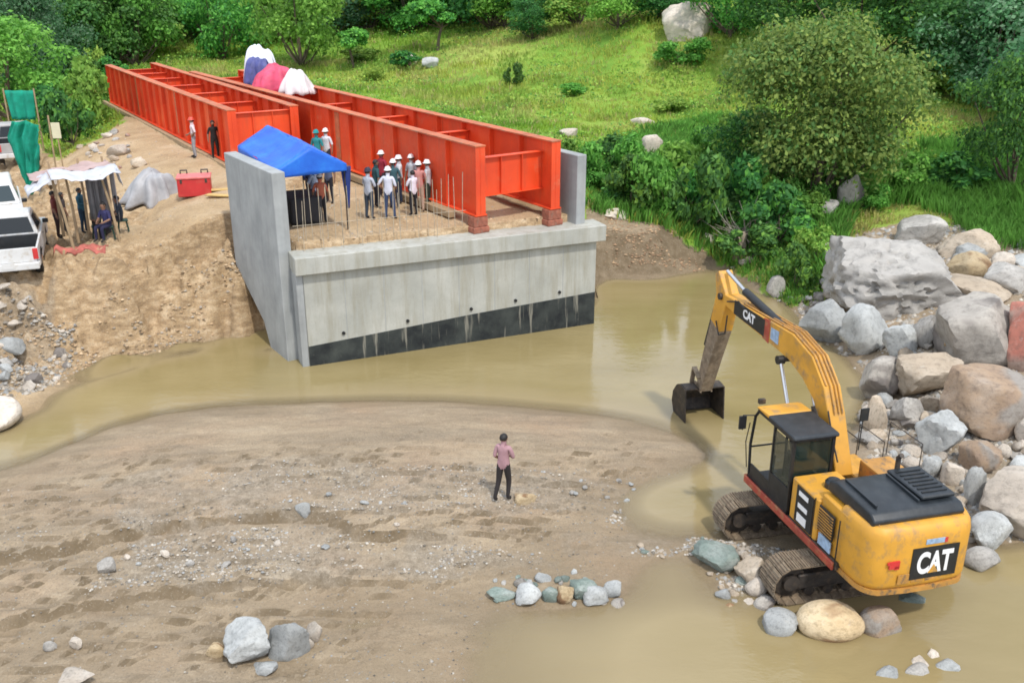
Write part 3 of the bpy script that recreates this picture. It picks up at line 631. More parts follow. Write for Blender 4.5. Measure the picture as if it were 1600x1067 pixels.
lo = [((p[0] + 1.72) * .992 - 1.72, p[1] * .996) for p in out]; m.prism([p for p in lo], 'z', 1.0, 1.10); m.build('lower_rim', M['yellow_worn'], cw)
m = MB(); m.box((-2.806, -.22, 1.62), (.012, 1.10, .66)); dc = m.build('decal', M['black'], cw)
Mx = basis((0, -1, 0), (0, 0, 1), (-2.816, -.22, 1.60))
text_mesh('lettering', 'CAT', .60, .003, M['whiteprint'], cw, Mx, offset=.022, sx=.70)
m = MB(); m.add([(-2.822, -.33, 1.40), (-2.822, -.09, 1.40), (-2.822, -.21, 1.58)], [(0, 1, 2)]); m.build('yellow_triangle', M['yellow'], cw)
m = MB(); m.box((-2.806, -.18, 2.06), (.01, .46, .10)); m.build('sticker', M['sticker'], cw)
m = MB(); m.box((-2.812, -.42, 2.06), (.006, .07, .10)); m.build('red_sticker', M['red'], cw)
for zz, sz, yy in ((1.66, .15, .72), (1.60, .07, .66), (1.70, .05, .84)):
    m = MB(); m.box((-2.795, yy, zz), (.03, sz * 1.6, sz)); m.build('red_paint_patch', M['red'], cw)
for i in range(3):
    m = MB(); m.box((-2.803, .45 - i * .33, 1.33), (.012, .29, .20)); m.build('embossed_panel', M['yellow_worn'], cw, bevel=.004)
for yy in (1.0, -1.0):
    m = MB(); m.tube([(-2.55, yy, 2.22), (-2.6, yy, 2.33), (-2.5, yy, 2.38), (-2.42, yy, 2.3)], .025, 6); m.build('lifting_eye', M['yellow_worn'], cw)
# engine hood and cover
m = MB(); m.box((-1.55, 0, 1.72), (.9, 2.58, 1.08)); m.build('engine_housing', M['yellow'], ex, bevel=.05, seg=3)
m = MB(); m.prism([(-2.5, 2.30), (-2.56, 2.44), (-2.42, 2.56), (-1.30, 2.60), (-1.06, 2.50), (-1.0, 2.28)], 'y', -1.02, 1.14); hd = m.build('engine_cover', M['blackplastic'], ex, bevel=.05, seg=3, smooth=True)
m = MB(); m.box((-1.75, -.55, 2.635), (1.1, .8, .07)); m.build('raised_louvre_panel', M['blackplastic'], hd, bevel=.02)
for i in range(7):
    m = MB(); m.box((-2.15 + i * .13, -.55, 2.68), (.035, .6, .02)); m.build('louvre', M['black'], hd)
for yy in (-.08, .92):
    m = MB(); m.bar((-2.3, yy, 2.60), (-1.3, yy, 2.62), .04, .05); m.build('cover_rib', M['blackplastic'], hd)
# left side doors
m = MB(); m.box((-.62, .86, 1.66), (1.0, 1.0, .92)); ls = m.build('left_side_housing', M['yellow'], ex, bevel=.03)
m = MB(); m.box((-.66, 1.372, 1.66), (.62, .02, .80)); m.build('black_decal', M['black'], ls)
for zz, hh in ((1.93, .10), (1.66, .10), (1.40, .18)):
    m = MB(); m.box((-.62, 1.386, zz), (.34, .01, hh)); m.build('white_decal_stripe', M['whiteprint'], ls)
m = MB(); m.box((-1.42, 1.352, 1.80), (.52, .03, .52)); gr = m.build('side_grille', M['black'], ls)
for i in range(8):
    m = MB(); m.box((-1.42, 1.375, 1.59 + i * .06), (.48, .02, .018)); m.build('grille_slat', M['yellow_worn'], ls)
m = MB(); m.box((-1.45, 1.36, 1.38), (.42, .02, .24)); m.build('sticker', M['sticker'], ls)
for xx in (-1.0, -1.86):
    m = MB(); m.box((xx, 1.362, 1.66), (.02, .02, .9)); m.build('door_seam', M['black'], ls)
m = MB(); m.tube([(-.72, .82, 2.1), (-.72, .82, 2.24), (-.72, .82, 2.30)], [.17, .17, .12], 16); m.build('precleaner', M['blackplastic'], ex, smooth=True)
m = MB(); m.tube([(-1.2, -.2, 2.5), (-1.2, -.2, 2.9), (-1.28, -.2, 2.98)], .05, 10); m.build('exhaust_pipe', M['darksteel'], ex, smooth=True)
# right side: tanks, pump bay, steps
m = MB(); m.box((-.42, -.94, 1.68), (1.1, .80, .96)); m.build('fuel_tank', M['yellow_worn'], ex, bevel=.04, seg=2)
m = MB(); m.box((.72, -.98, 1.42), (1.1, .70, .44)); m.build('tool_box', M['yellow'], ex, bevel=.03)
m = MB(); m.box((-.35, .1, 1.5), (.9, .85, .5)); m.build('valve_bank', M['darksteel'], ex, bevel=.02)
for i in range(4):
    m = MB(); m.tube([(-.6 + i * .16, -.1, 1.75), (-.6 + i * .16, .25, 1.86)], .05, 8); m.build('red_hose_fitting', M['red'], ex)
m = MB(); m.box((-.4, -.28, 1.86), (.5, .3, .12)); m.build('red_valve_cover', M['red'], ex, bevel=.02)
for (a_, b_) in (((.2, -1.3), (-.85, -1.3)), ((1.2, -1.3), (.3, -1.3))):
    z0 = 2.16 if a_[0] < .5 else 1.64
    m = MB(); m.tube([(a_[0], a_[1], z0), (a_[0], a_[1], z0 + .75), (b_[0], b_[1], z0 + .75), (b_[0], b_[1], z0)], .013, 6); m.build('hand_rail', M['darksteel'], ex)
m = MB(); m.tube([(1.3, -.62, 1.6), (1.3, -.62, 2.5), (.4, -.62, 2.5)], .013, 6); m.build('hand_rail', M['darksteel'], ex)
m = MB(); m.tube([(1.45, -1.2, 1.6), (1.5, -1.25, 2.35)], .014, 6); m.box((1.5, -1.27, 2.45), (.04, .2, .3)); m.build('mirror', M['black'], ex)
# cab
x0, x1, y0, y1, zb, zt = -.08, 1.62, .46, 1.40, 1.2, 2.93
m = MB(); m.box(((x0 + x1) / 2, (y0 + y1) / 2, zb + .04), (x1 - x0, y1 - y0, .08)); m.build('cab_floor', M['black'], ex)
cab = MB()
fpx = x1 - .02
for yy in (y0 + .03, y1 - .03):
    cab.tube([(x1, yy, zb), (x1 + .06, yy, zb + .75), (x1 - .05, yy, zt - .25), (x1 - .22, yy, zt - .02)], .032, 8)
    cab.bar((x0 + .03, yy, zb), (x0 + .03, yy, zt - .02), .06, .06); cab.bar((.72, yy, zb), (.72, yy, zt - .02), .05, .05)
    cab.bar((x0, yy, zt - .05), (x1 - .2, yy, zt - .05), .06, .07)
cab.bar((x0 + .03, y0, zt - .05), (x0 + .03, y1, zt - .05), .06, .07); cab.bar((x1 - .21, y0, zt - .04), (x1 - .21, y1, zt - .04), .06, .07)
cab.bar((x0 + .03, y0, zb + .75), (x0 + .03, y1, zb + .75), .05, .05); cab.bar((x1 + .05, y0, zb + .7), (x1 + .05, y1, zb + .7), .03, .03)
cab.build('cab_frame', M['black'], ex)
m = MB(); m.box((x0 + .03, (y0 + y1) / 2, zb + .4), (.04, y1 - y0 - .06, .68)); m.box((.31, y1 - .02, zb + .32), (.76, .03, .52)); m.box((.80, y0 + .02, zb + .32), (1.55, .03, .5)); m.build('cab_lower_panel', M['black'], ex)
m = MB(); m.box((1.15, y1 - .02, zb + .2), (.8, .03, .30)); m.build('cab_door_lower_panel', M['black'], ex)
m = MB(); m.box((.33, y1 - .02, zb + 1.10), (.70, .008, .98)); m.build('side_window', M['glass'], ex)
m = MB(); m.box((x0 + .03, (y0 + y1) / 2, zb + 1.25), (.008, y1 - y0 - .1, .84)); m.build('rear_window', M['glass'], ex)
m = MB(); m.box((.75, y0 + .02, zb + 1.15), (1.3, .008, 1.1)); m.build('side_window', M['glass'], ex)
m = MB(); m.prism([(x1 - .16, zt + .01), (x1 - .20, zt + .06), (x1 - .68, zt + .075), (x1 - .68, zt - .01)], 'y', y0 - .03, y1 + .03); m.build('front_roof_panel', M['yellow'], ex, bevel=.015)
m = MB(); m.prism([(x1 - .69, zt - .01), (x1 - .69, zt + .07), (x0 - .02, zt + .06), (x0 - .06, zt + .03), (x0 - .06, zt - .03)], 'y', y0 - .04, y1 + .04); m.build('rear_roof_hatch', M['blackplastic'], ex, bevel=.02)
m = MB(); m.box((.55, .93, zb + .35), (.5, .5, .14)); m.box((.28, .93, zb + .72), (.12, .48, .7), M=Matrix.Rotation(-.12, 3, 'Y')); m.box((.55, .62, zb + .5), (.4, .1, .2)); m.build('operator_seat', M['blackplastic'], ex, bevel=.04, seg=2)
m = MB(); m.tube([(1.2, .8, zb + .1), (1.15, .8, zb + .7)], .02, 6); m.tube([(1.2, 1.05, zb + .1), (1.15, 1.05, zb + .7)], .02, 6); m.box((1.3, .6, zb + .5), (.1, .16, .3)); m.build('control_lever', M['black'], ex)
m = MB(); m.tube([(x1 - .1, y1 + .02, zt - .2), (x1 + .06, y1 + .20, zt - .25), (x1 + .06, y1 + .2, zt - .6)], .014, 6); m.box((x1 + .06, y1 + .21, zt - .42), (.05, .16, .30)); m.build('mirror', M['black'], ex)
m = MB(); m.tube([(x1 + .05, y1 + .02, zb + .2), (x1 + .13, y1 + .05, zb + .8), (x1 + .02, y1 + .05, zb + 1.3)], .013, 6); m.build('grab_handle', M['darksteel'], ex)
m = MB(); m.box((x1 - .12, y1 - .1, zt + .13), (.09, .14, .1)); m.build('work_lamp', M['darksteel'], ex)
# boom: side outline in the x,z plane
def V2(px, py): return LP(px, py)
bp = [V2(1306, 700), V2(1300, 650), V2(1291, 612), V2(1274, 573), V2(1248, 541), V2(1207, 512), V2(1170, 487), V2(1142, 466)]
bp[0] = (.25, 1.75)
wd = [.30, .40, .56, .68, .64, .50, .40, .26]
def offs(pts, ws):
    up, lo_ = [], []
    for i, p in enumerate(pts):
        a_ = Vector(pts[max(i - 1, 0)]); b_ = Vector(pts[min(i + 1, len(pts) - 1)]); d = (b_ - a_).normalized(); n_ = Vector((-d.y, d.x))
        up.append(tuple(Vector(p) + n_ * ws[i] / 2)); lo_.append(tuple(Vector(p) - n_ * ws[i] / 2))
    return up, lo_
up, lo_ = offs(bp, wd)
m = MB()
for i in range(len(bp) - 1):
    q = [up[i], up[i + 1], lo_[i + 1], lo_[i]]; m.prism(q, 'y', -.20, .20)
bm_ = MB(); n = len(bp); vs = [(p[0], s_, p[1]) for s_ in (-.2, .2) for p in up + lo_[::-1]]
N2 = 2 * n; fs = [tuple(range(N2)), tuple(range(N2, 2 * N2))[::-1]] + [(i, (i + 1) % N2, N2 + (i + 1) % N2, N2 + i) for i in range(N2)]
bm_.add(vs, fs); boom = bm_.build('boom', M['yellow'], ex, bevel=.018)
# boom hoses along its back
for yy in (-.12, -.04, .06):
    m = MB(); m.tube([(p[0] * 1.0 - .02, yy, p[1] + .035) for p in up[1:-1]], .018, 6); m.build('steel_pipe', M['yellow_worn'], boom)
m = MB(); m.tube([(p[0], .14, p[1] + .03) for p in up[2:-1]], .022, 6); m.build('steel_pipe', M['yellow_worn'], boom)
def strip(lo_t, hi_t, i0, i1, nm, mat, y_, hgt=.8):
    a_ = Vector(bp[i0]); b_ = Vector(bp[i1]); p = a_.lerp(b_, lo_t); q = a_.lerp(b_, hi_t); d = (q - p).normalized(); n_ = Vector((-d.y, d.x)); w_ = wd[i0] * hgt / 2
    mm = MB(); mm.prism([tuple(p + n_ * w_), tuple(q + n_ * w_ * .86), tuple(q - n_ * w_ * .86), tuple(p - n_ * w_)], 'y', y_, y_ + .006); return mm.build(nm, mat, boom), (p + q) / 2, d
_, mid, d = strip(.0, .72, 5, 7, 'black_decal', M['black'], .2015, .84)
text_mesh('lettering', 'CAT', .30, .002, M['whiteprint'], boom, basis((-d.x, 0, -d.y), (-d.y, 0, d.x), (mid.x, .210, mid.y)), offset=.012)
strip(.45, .75, 4, 5, 'sticker', M['sticker'], .2015, .5)
strip(.80, 1.05, 4, 5, 'worn_patch', M['redsill'], .2012, .9)
# boom cylinders (both sides), rods up
top = Vector(V2(1240, 560)); bas = Vector((1.35, 1.35))
for s_ in (1, -1):
    yy = s_ * .33; mid2 = bas.lerp(top, .55)
    m = MB(); m.tube([(bas.x, yy, bas.y), (mid2.x, yy, mid2.y)], .085, 12); c_ = m.build('boom_cylinder', M['darksteel'], ex, smooth=True)
    m = MB(); m.tube([(mid2.x, yy, mid2.y), (top.x, yy, top.y)], .045, 10); m.build('cylinder_rod', M['chrome'], c_, smooth=True)
    m = MB(); m.tube([(top.x, yy - .08, top.y), (top.x, yy + .08, top.y)], .10, 14); m.build('cylinder_eye', M['black'], c_, smooth=True)
m = MB(); m.tube([(top.x, -.4, top.y), (top.x, .4, top.y)], .055, 12); m.build('boom_pin', M['darksteel'], boom, smooth=True)
# stick
st = [V2(1131, 424), V2(1138, 462), V2(1127, 508), V2(1112, 560), V2(1100, 606)]
sw = [.20, .62, .56, .44, .30]
up, lo_ = offs(st, sw)
def outline(nm, up, lo_, ya, yb, mat, par, bev=.015):
    mm = MB(); nn = len(up) + len(lo_); pl = list(up) + list(lo_)[::-1]
    vs = [(p[0], s_, p[1]) for s_ in (ya, yb) for p in pl]
    mm.add(vs, [tuple(range(nn)), tuple(range(nn, 2 * nn))[::-1]] + [(i, (i + 1) % nn, nn + (i + 1) % nn, nn + i) for i in range(nn)]); return mm.build(nm, mat, par, bevel=bev)
stick = outline('stick', up[:3], lo_[:3], -.19, .19, M['yellow'], ex)
outline('lower_stick', up[2:], lo_[2:], -.18, .18, M['muddy'], stick)
m = MB(); m.tube([(st[1][0], -.26, st[1][1]), (st[1][0], .26, st[1][1])], .09, 14); m.build('stick_pin', M['darksteel'], stick, smooth=True)
# stick cylinder on top of the boom
a_ = Vector(V2(1137, 424)); b_ = Vector(V2(1165, 456)); c_ = Vector(V2(1232, 519))
m = MB(); m.tube([(c_.x, 0, c_.y + .02), (b_.x, 0, b_.y)], .10, 12); sc_ = m.build('stick_cylinder', M['black'], boom, smooth=True)
m = MB(); m.tube([(b_.x, 0, b_.y), (a_.x, 0, a_.y)], .05, 10); m.build('cylinder_rod', M['chrome'], boom, smooth=True)
m = MB(); m.box((c_.x, 0, c_.y - .06), (.3, .2, .2)); m.build('cylinder_bracket', M['yellow_worn'], boom)
# bucket cylinder in front of the stick
sd_ = (Vector(st[4]) - Vector(st[1])).normalized(); fn = Vector((-sd_.y, sd_.x))
if fn.x < 0: fn = -fn
a_ = Vector(st[1]) + fn * .40 + sd_ * .05; b_ = Vector(st[3]) + fn * .42 - sd_ * .15; c_ = Vector(st[4]) + fn * .40 - sd_ * .45
m = MB(); m.tube([(a_.x, 0, a_.y), (b_.x, 0, b_.y)], .085, 12); bc = m.build('bucket_cylinder', M['black'], stick, smooth=True)
m = MB(); m.tube([(b_.x, 0, b_.y), (c_.x, 0, c_.y)], .045, 10); m.build('cylinder_rod', M['chrome'], stick, smooth=True)
piv = Vector(st[4]); bh = piv + fn * .36 + Vector((0, -.06))
for s_ in (-.22, .22):
    m = MB(); m.bar((c_.x, s_, c_.y), ((piv - sd_ * .38).x, s_, (piv - sd_ * .38).y), .05, .13, up=(0, 1, 0)); m.bar((c_.x, s_, c_.y), (bh.x, s_, bh.y), .05, .12, up=(0, 1, 0)); m.build('bucket_link', M['muddy'], stick)
# bucket: open towards the machine
zb_ = piv.y
prof = [(-.12, .06), (.22, .10), (.50, -.02), (.70, -.28), (.74, -.58), (.60, -.86), (.34, -1.02), (.02, -1.06), (-.24, -1.0)]
sc = min(1.0, (zb_ + .30) / 1.06); prof = [(p[0], p[1] * sc) for p in prof]
PX = [(piv.x + p[0] + .04, piv.y + p[1] - .05) for p in prof]
m = MB(); Wb = .56
for i in range(len(PX) - 1):
    a_, b_ = PX[i], PX[i + 1]
    m.bar((a_[0], 0, a_[1]), (b_[0], 0, b_[1]), 2 * Wb, .035, up=(b_[1] - a_[1], 0, a_[0] - b_[0]))
bk = m.build('bucket', M['darksteel'], ex)
for s_ in (-1, 1):
    m = MB(); m.prism([(p[0], p[1]) for p in PX], 'y', s_ * Wb, s_ * (Wb + .03)); m.build('side_plate', M['darksteel'], bk)
for i in range(5):
    yy = -.48 + .24 * i; e_ = PX[-1]
    m = MB(); m.add([(e_[0] + .05, yy - .05, e_[1] + .04), (e_[0] + .05, yy + .05, e_[1] + .04), (e_[0] + .05, yy + .05, e_[1] - .04), (e_[0] + .05, yy - .05, e_[1] - .04), (e_[0] - .2, yy - .02, e_[1] + .01), (e_[0] - .2, yy + .02, e_[1] + .01), (e_[0] - .2, yy + .02, e_[1] - .01), (e_[0] - .2, yy - .02, e_[1] - .01)],
        [(0, 1, 2, 3), (4, 7, 6, 5), (0, 4, 5, 1), (1, 5, 6, 2), (2, 6, 7, 3), (3, 7, 4, 0)]); m.build('bucket_tooth', M['muddy'], bk)
for s_ in (-.16, .16):
    m = MB(); m.prism([(piv.x - .16, piv.y - .06), (piv.x - .05, piv.y + .16), (piv.x + .42, piv.y + .1), (piv.x + .55, piv.y - .1)], 'y', s_ - .02, s_ + .02); m.build('bucket_ear', M['muddy'], bk)
# hoses looping off the stick and boom tip
for pts in ([V2(1150, 492), V2(1146, 520), V2(1136, 522), V2(1132, 500)], [V2(1310, 640), V2(1318, 690), V2(1325, 720)], [V2(1150, 470), V2(1168, 470), V2(1178, 482)]):
    m = MB(); m.tube([(p[0], .24, p[1]) for p in pts], .02, 6); m.build('hose', M['rubber'], ex)

for o in ex.children:
    if o.name.split('.')[0] in ('counterweight', 'engine_cover', 'engine_housing', 'fuel_tank', 'tool_box', 'hand_rail', 'revolving_frame'):
        o.scale.y = .877; o.location.y = .16
# ---------------------------------------------------------------- boulders and stones
def rock_mesh(seed, sub=3, rough=.5, cuts=9, flat=.0):
    r = random.Random(seed); bm = bmesh.new(); bmesh.ops.create_icosphere(bm, subdivisions=sub, radius=1)
    pl = []
    for i in range(cuts):
        v = Vector((r.gauss(0, 1), r.gauss(0, 1), r.gauss(0, .8))).normalized(); pl.append((v, r.uniform(.50, .80)))
    off = Vector((r.uniform(-50, 50), r.uniform(-50, 50), r.uniform(-50, 50)))
    for v in bm.verts:
        d = v.co.normalized(); R_ = 1 + .12 * rough * mnoise.noise(d * 1.1 + off)
        for n_, h_ in pl:
            c = d.dot(n_)
            if c > 0: R_ = min(R_, h_ / c) if c * R_ > h_ else R_
        R_ += rough * (.07 * mnoise.noise(d * 2.7 + off) + .045 * mnoise.noise(d * 6 + off)) + rough * .022 * mnoise.noise(d * 15 + off) - (.055 * max(0, .10 - abs(mnoise.noise(d * 3.4 + off * 1.3))) / .10 + .012 * abs(mnoise.noise(d * 9 + off)) if sub >= 5 else 0)
        v.co = d * R_
    xs_ = [v.co for v in bm.verts]
    for i in range(3):
        lo_ = min(c[i] for c in xs_); hi = max(c[i] for c in xs_)
        for c in xs_: c[i] = ((c[i] - lo_) / (hi - lo_) * 2 - 1) * .5
    for f_ in bm.faces: f_.smooth = True
    me = bpy.data.meshes.new('boulder'); bm.to_mesh(me); bm.free(); me.set_sharp_from_angle(angle=math.radians(42)); return me
def boulder(l, r, t, b, z, mat, label, seed, rough=.7, cuts=10, name='boulder', group=None, bury=.18, yaw=None, deep=.8, hmin=.3, ground_it=True):
    cx = (l + r) / 2; p = P(cx, b, z)
    if ground_it:
        p = gpt(cx, b)
        if p.z < -.12: p = P(cx, b, -.12)
    z = p.z; D = math.hypot(p.x, p.y, ) ; s_ = (p - cam.location).dot(Vector((0, math.cos(TH), -math.sin(TH)))) / FOC
    phi = math.atan((CH - z) / p.y); Wd = (r - l) * s_; dp = Wd * deep
    Hh = ((b - t) * s_ - dp * math.sin(phi) * .62) / math.cos(phi); Hh = max(Hh, Wd * hmin)
    w_ = Vector((p.x, p.y, 0)).normalized(); c = p + w_ * dp * .42
    me = rock_mesh(seed, 5 if (r - l) > 170 else 4 if (r - l) > 45 else 3, rough, int(cuts * 1.4 + (3 if rough > .45 else 0))); me.materials.append(M[mat])
    o = bpy.data.objects.new(name, me); link(o)
    full = Hh / (1 - bury); gr_ = 1.14 if 1245 < cx and t > 350 and b < 850 else 1.04; o.scale = (Wd * gr_, dp * (1.15 if gr_ > 1.1 else 1), full * (1.05 if gr_ > 1.1 else 1)); o.location = (c.x, c.y, z + full * (.5 - bury))
    o.rotation_euler = (0, 0, yaw if yaw is not None else 0)
    return tag(o, label, 'boulder' if (r - l) > 40 else 'stone', group)
BL = [
 (1290, 1480, 362, 492, 'rock_grey', 'largest pale grey boulder of the right bank, craggy and many faced', 1.0, 14, .9),
 (1250, 1314, 470, 543, 'rock_blue', 'rounded blue-grey boulder at the water edge, leftmost of three below the largest boulder', .5, 7, .8),
 (1310, 1382, 474, 557, 'rock_blue', 'tall blue-grey boulder at the water edge, middle one of three below the largest boulder', .6, 8, .7),
 (1378, 1434, 505, 557, 'rock_blue', 'small blue-grey boulder at the water edge with a dark gap on its left', .6, 8, .8),
 (1426, 1456, 492, 546, 'rock_grey', 'narrow grey stone wedged between the blue-grey boulders and the dark patched boulder', .6, 8, .8),
 (1452, 1592, 452, 580, 'rock_patch', 'huge smooth grey boulder with dark brown patches on its left side', .55, 8, .9),
 (1477, 1588, 438, 476, 'rock_tan', 'flat tan slab showing behind the top of the dark patched boulder', .6, 9, .8),
 (1474, 1539, 390, 443, 'rock_ochre', 'round orange-tan boulder right of the largest grey boulder', .4, 5, .8),
 (1469, 1545, 356, 410, 'rock_tan', 'brownish angular boulder behind the round orange-tan one, by the reeds', .7, 9, .8),
 (1397, 1471, 333, 384, 'rock_grey', 'mossy pale boulder in the grass just above the largest grey boulder', .6, 7, .8),
 (1542, 1584, 392, 430, 'rock_pale', 'small pale boulder near the right edge below the reeds', .5, 7, .8),
 (1536, 1606, 410, 462, 'rock_grey', 'olive-grey boulder at the right edge above the reddish one', .6, 9, .8),
 (1580, 1640, 394, 424, 'rock_blue', 'blue-grey boulder cut by the right edge below the reeds', .6, 9, .8),
 (1566, 1660, 468, 580, 'rock_red', 'brown boulder with a red top cut by the right edge', .7, 9, .8),
 (1398, 1497, 546, 622, 'rock_tan', 'angular tan boulder left of the big orange and grey one', .9, 11, .8),
 (1346, 1406, 556, 628, 'rock_patch', 'dull grey boulder half in the water behind the boom', .5, 7, .8),
 (1470, 1598, 572, 684, 'rock_rust', 'big boulder with an orange-brown left face and grey right face', .6, 8, .8),
 (1428, 1498, 640, 714, 'rock_blue', 'pale blue-grey block with a sharp top edge behind the engine cover', .9, 10, .8),
 (1394, 1440, 618, 670, 'rock_grey', 'squat grey boulder left of the sharp edged pale block', .7, 9, .8),
 (1438, 1468, 618, 650, 'rock_tan', 'small tan stone above the sharp edged pale block', .6, 8, .8),
 (1500, 1558, 688, 742, 'rock_rust', 'flat brownish boulder between the cobbles and the big tan boulder', .6, 8, .8),
 (1526, 1650, 733, 842, 'rock_pale', 'big tan boulder cut by the right edge at the water', .5, 7, .8),
 (1506, 1573, 796, 868, 'rock_blue', 'grey block with a flat top right behind the counterweight', .7, 9, .8),
 (1503, 1557, 852, 900, 'rock_grey', 'smooth grey rounded boulder in the water beside the counterweight', .3, 4, .8),
 (1468, 1500, 718, 757, 'rock_pale', 'pale angular stone right of the engine cover', .8, 10, .8),
 (1438, 1468, 712, 750, 'rock_blue', 'blue-white stone touching the rear of the engine cover', .8, 10, .8),
 (1502, 1532, 732, 792, 'rock_blue', 'tall blue-grey stone left of the big tan boulder', .8, 10, .5),
 (1348, 1380, 620, 676, 'rock_tan', 'upright tan stone at the water edge right of the cab roof', .8, 10, .5),
 (1590, 1660, 600, 650, 'rock_grey', 'grey boulder cut by the right edge beside the orange-brown boulder', .7, 9, .8),
 (1585, 1640, 650, 700, 'rock_pale', 'pale boulder cut by the right edge below the orange-brown boulder', .7, 9, .8),
 (1303, 1352, 272, 334, 'rock_patch', 'upright grey rock with a dark cap standing in the grass under the big olive tree', .6, 8, .6),
 (1255, 1306, 311, 348, 'rock_grey', 'low grey rock left of the upright rock under the big olive tree', .6, 8, .8),
 (1140, 1163, 362, 410, 'rock_tan', 'pinkish upright stone in the undergrowth above the boom tip', .6, 8, .6),
 (1097, 1120, 364, 384, 'rock_pale', 'small white stone at the edge of the undergrowth by the bank', .6, 8, .8),
 (1196, 1224, 428, 464, 'rock_grey', 'grey stone at the shore right of the boom tip', .6, 8, .8),
 (944, 984, 324, 344, 'rock_pale', 'whitish flat rock on the dirt bank right of the abutment', .6, 8, .8),
 (1002, 1034, 210, 246, 'rock_pale', 'pinkish white rock standing alone in the green meadow', .5, 7, .7),
 (985, 1022, 183, 198, 'rock_pale', 'flat pinkish rock half hidden in the meadow above the lone white rock', .5, 7, .8),
 (872, 902, 200, 216, 'rock_pale', 'pale rock in the grass just behind the near girder end', .5, 7, .8),
 (628, 652, 86, 106, 'rock_pale', 'cream rock in the far meadow, left one of two', .5, 7, .8),
 (660, 686, 90, 107, 'rock_blue', 'pale grey rock in the far meadow, right one of two', .5, 7, .8),
 (1032, 1116, 6, 68, 'rock_pale', 'large pinkish white outcrop among the trees at the top of the meadow', .8, 11, .8),
 (1081, 1152, 845, 896, 'rock_green', 'flat green-grey boulder in the shallows left of the tracks', .6, 8, .9),
 (1146, 1197, 872, 922, 'rock_tan', 'tan slab of stone between the green-grey boulder and the near track', .5, 8, .9),
 (1162, 1196, 904, 938, 'rock_pale', 'round whitish cobble in front of the near track', .2, 3, .9),
 (1176, 1212, 932, 960, 'rock_patch', 'flat grey-brown cobble touching the round whitish one', .2, 3, .9),
 (1116, 1142, 917, 938, 'rock_blue', 'small blue-grey stone alone in the shallows below the green-grey boulder', .6, 8, .8),
 (1129, 1148, 943, 956, 'rock_ochre', 'tiny yellowish pebble in the shallows left of the grey cobble', .3, 4, .8),
 (1190, 1242, 953, 1000, 'rock_blue', 'smooth light grey cobble at the water left of the ochre boulder', .25, 4, .9),
 (1239, 1342, 936, 1009, 'rock_ochre', 'large ochre and cream boulder in the water in front of the tracks', .3, 1, .8),
 (1336, 1402, 943, 1001, 'rock_rust', 'brown rounded boulder right of the large ochre one', .3, 2, .8),
 (1398, 1443, 922, 950, 'rock_green', 'dark wet stone in the shadow under the counterweight', .5, 8, .8),
 (1364, 1402, 1040, 1068, 'rock_blue', 'pale stone barely above water at the bottom edge, left of its row', .5, 8, .8),
 (1408, 1450, 1034, 1062, 'rock_grey', 'pale grey stone barely above water at the bottom edge, middle of its row', .5, 8, .8),
 (1456, 1494, 1028, 1056, 'rock_blue', 'pale stone barely above water at the bottom edge, right of its row', .5, 8, .8),
 (351, 429, 972, 1046, 'rock_blue', 'blue-grey slab leaning on the sandbar, left one of the foreground pair', .8, 8, .8),
 (422, 487, 962, 1036, 'rock_blue', 'pale lilac grey block on the sandbar, right one of the foreground pair', .8, 8, .8),
 (480, 506, 974, 1008, 'rock_pale', 'cream stone against the right side of the foreground pair', .4, 5, .8),
 (474, 492, 998, 1017, 'rock_pale', 'small cream stone below the right side of the foreground pair', .4, 5, .8),
 (396, 436, 1028, 1056, 'rock_blue', 'small bluish stone at the foot of the foreground pair', .7, 8, .8),
 (326, 358, 1002, 1029, 'rock_ochre', 'round cream stone left of the foreground pair', .2, 4, .8),
 (100, 152, 1054, 1080, 'rock_pale', 'white stone cut by the bottom edge at the left', .5, 7, .8),
 (157, 184, 872, 899, 'rock_grey', 'grey stone below the first erosion step of the sandbar', .5, 7, .8),
 (112, 132, 997, 1017, 'rock_pale', 'pale stone on the sand, right one of two at the lower left', .5, 7, .8),
 (70, 90, 1001, 1019, 'rock_grey', 'grey stone on the sand, left one of two at the lower left', .5, 7, .8),
 (462, 488, 785, 812, 'rock_blue', 'pale upright stone at the end of the first erosion step', .6, 7, .6),
 (804, 838, 769, 793, 'rock_ochre', 'cream flat stone by the feet of the lone man on the sandbar', .3, 5, .9),
 (806, 846, 913, 951, 'rock_blue', 'light blue stone in the heap at the water, left part of the heap', .6, 8, .8),
 (846, 872, 916, 942, 'rock_green', 'dark greenish stone in the heap at the water, between the blue and the ochre one', .6, 8, .8),
 (868, 896, 915, 946, 'rock_ochre', 'ochre stone in the middle of the heap at the water', .6, 8, .8),
 (890, 932, 906, 942, 'rock_green', 'dark angular stone in the heap at the water, right of the ochre one', .9, 9, .8),
 (910, 950, 916, 951, 'rock_blue', 'pale sharp stone at the front right of the heap at the water', .9, 9, .8),
 (940, 970, 908, 936, 'rock_blue', 'small blue stone at the right end of the heap at the water', .7, 9, .8),
 (760, 806, 922, 942, 'rock_green', 'low dark stone at the left end of the heap at the water', .7, 9, .6),
 (-55, 38, 620, 680, 'rock_pale', 'smooth pinkish cream boulder at the left edge by the channel', .15, 3, .9),
 (0, 40, 532, 562, 'rock_blue', 'pale block on top of the rubble pile at the left edge', .8, 9, .8),
 (168, 200, 225, 245, 'rock_pale', 'pale concrete lump on the berm left of the dirt road', .7, 8, .8),
 (205, 232, 245, 262, 'rock_tan', 'tan lump on the upper end of the berm by the dirt road', .7, 8, .8),
]
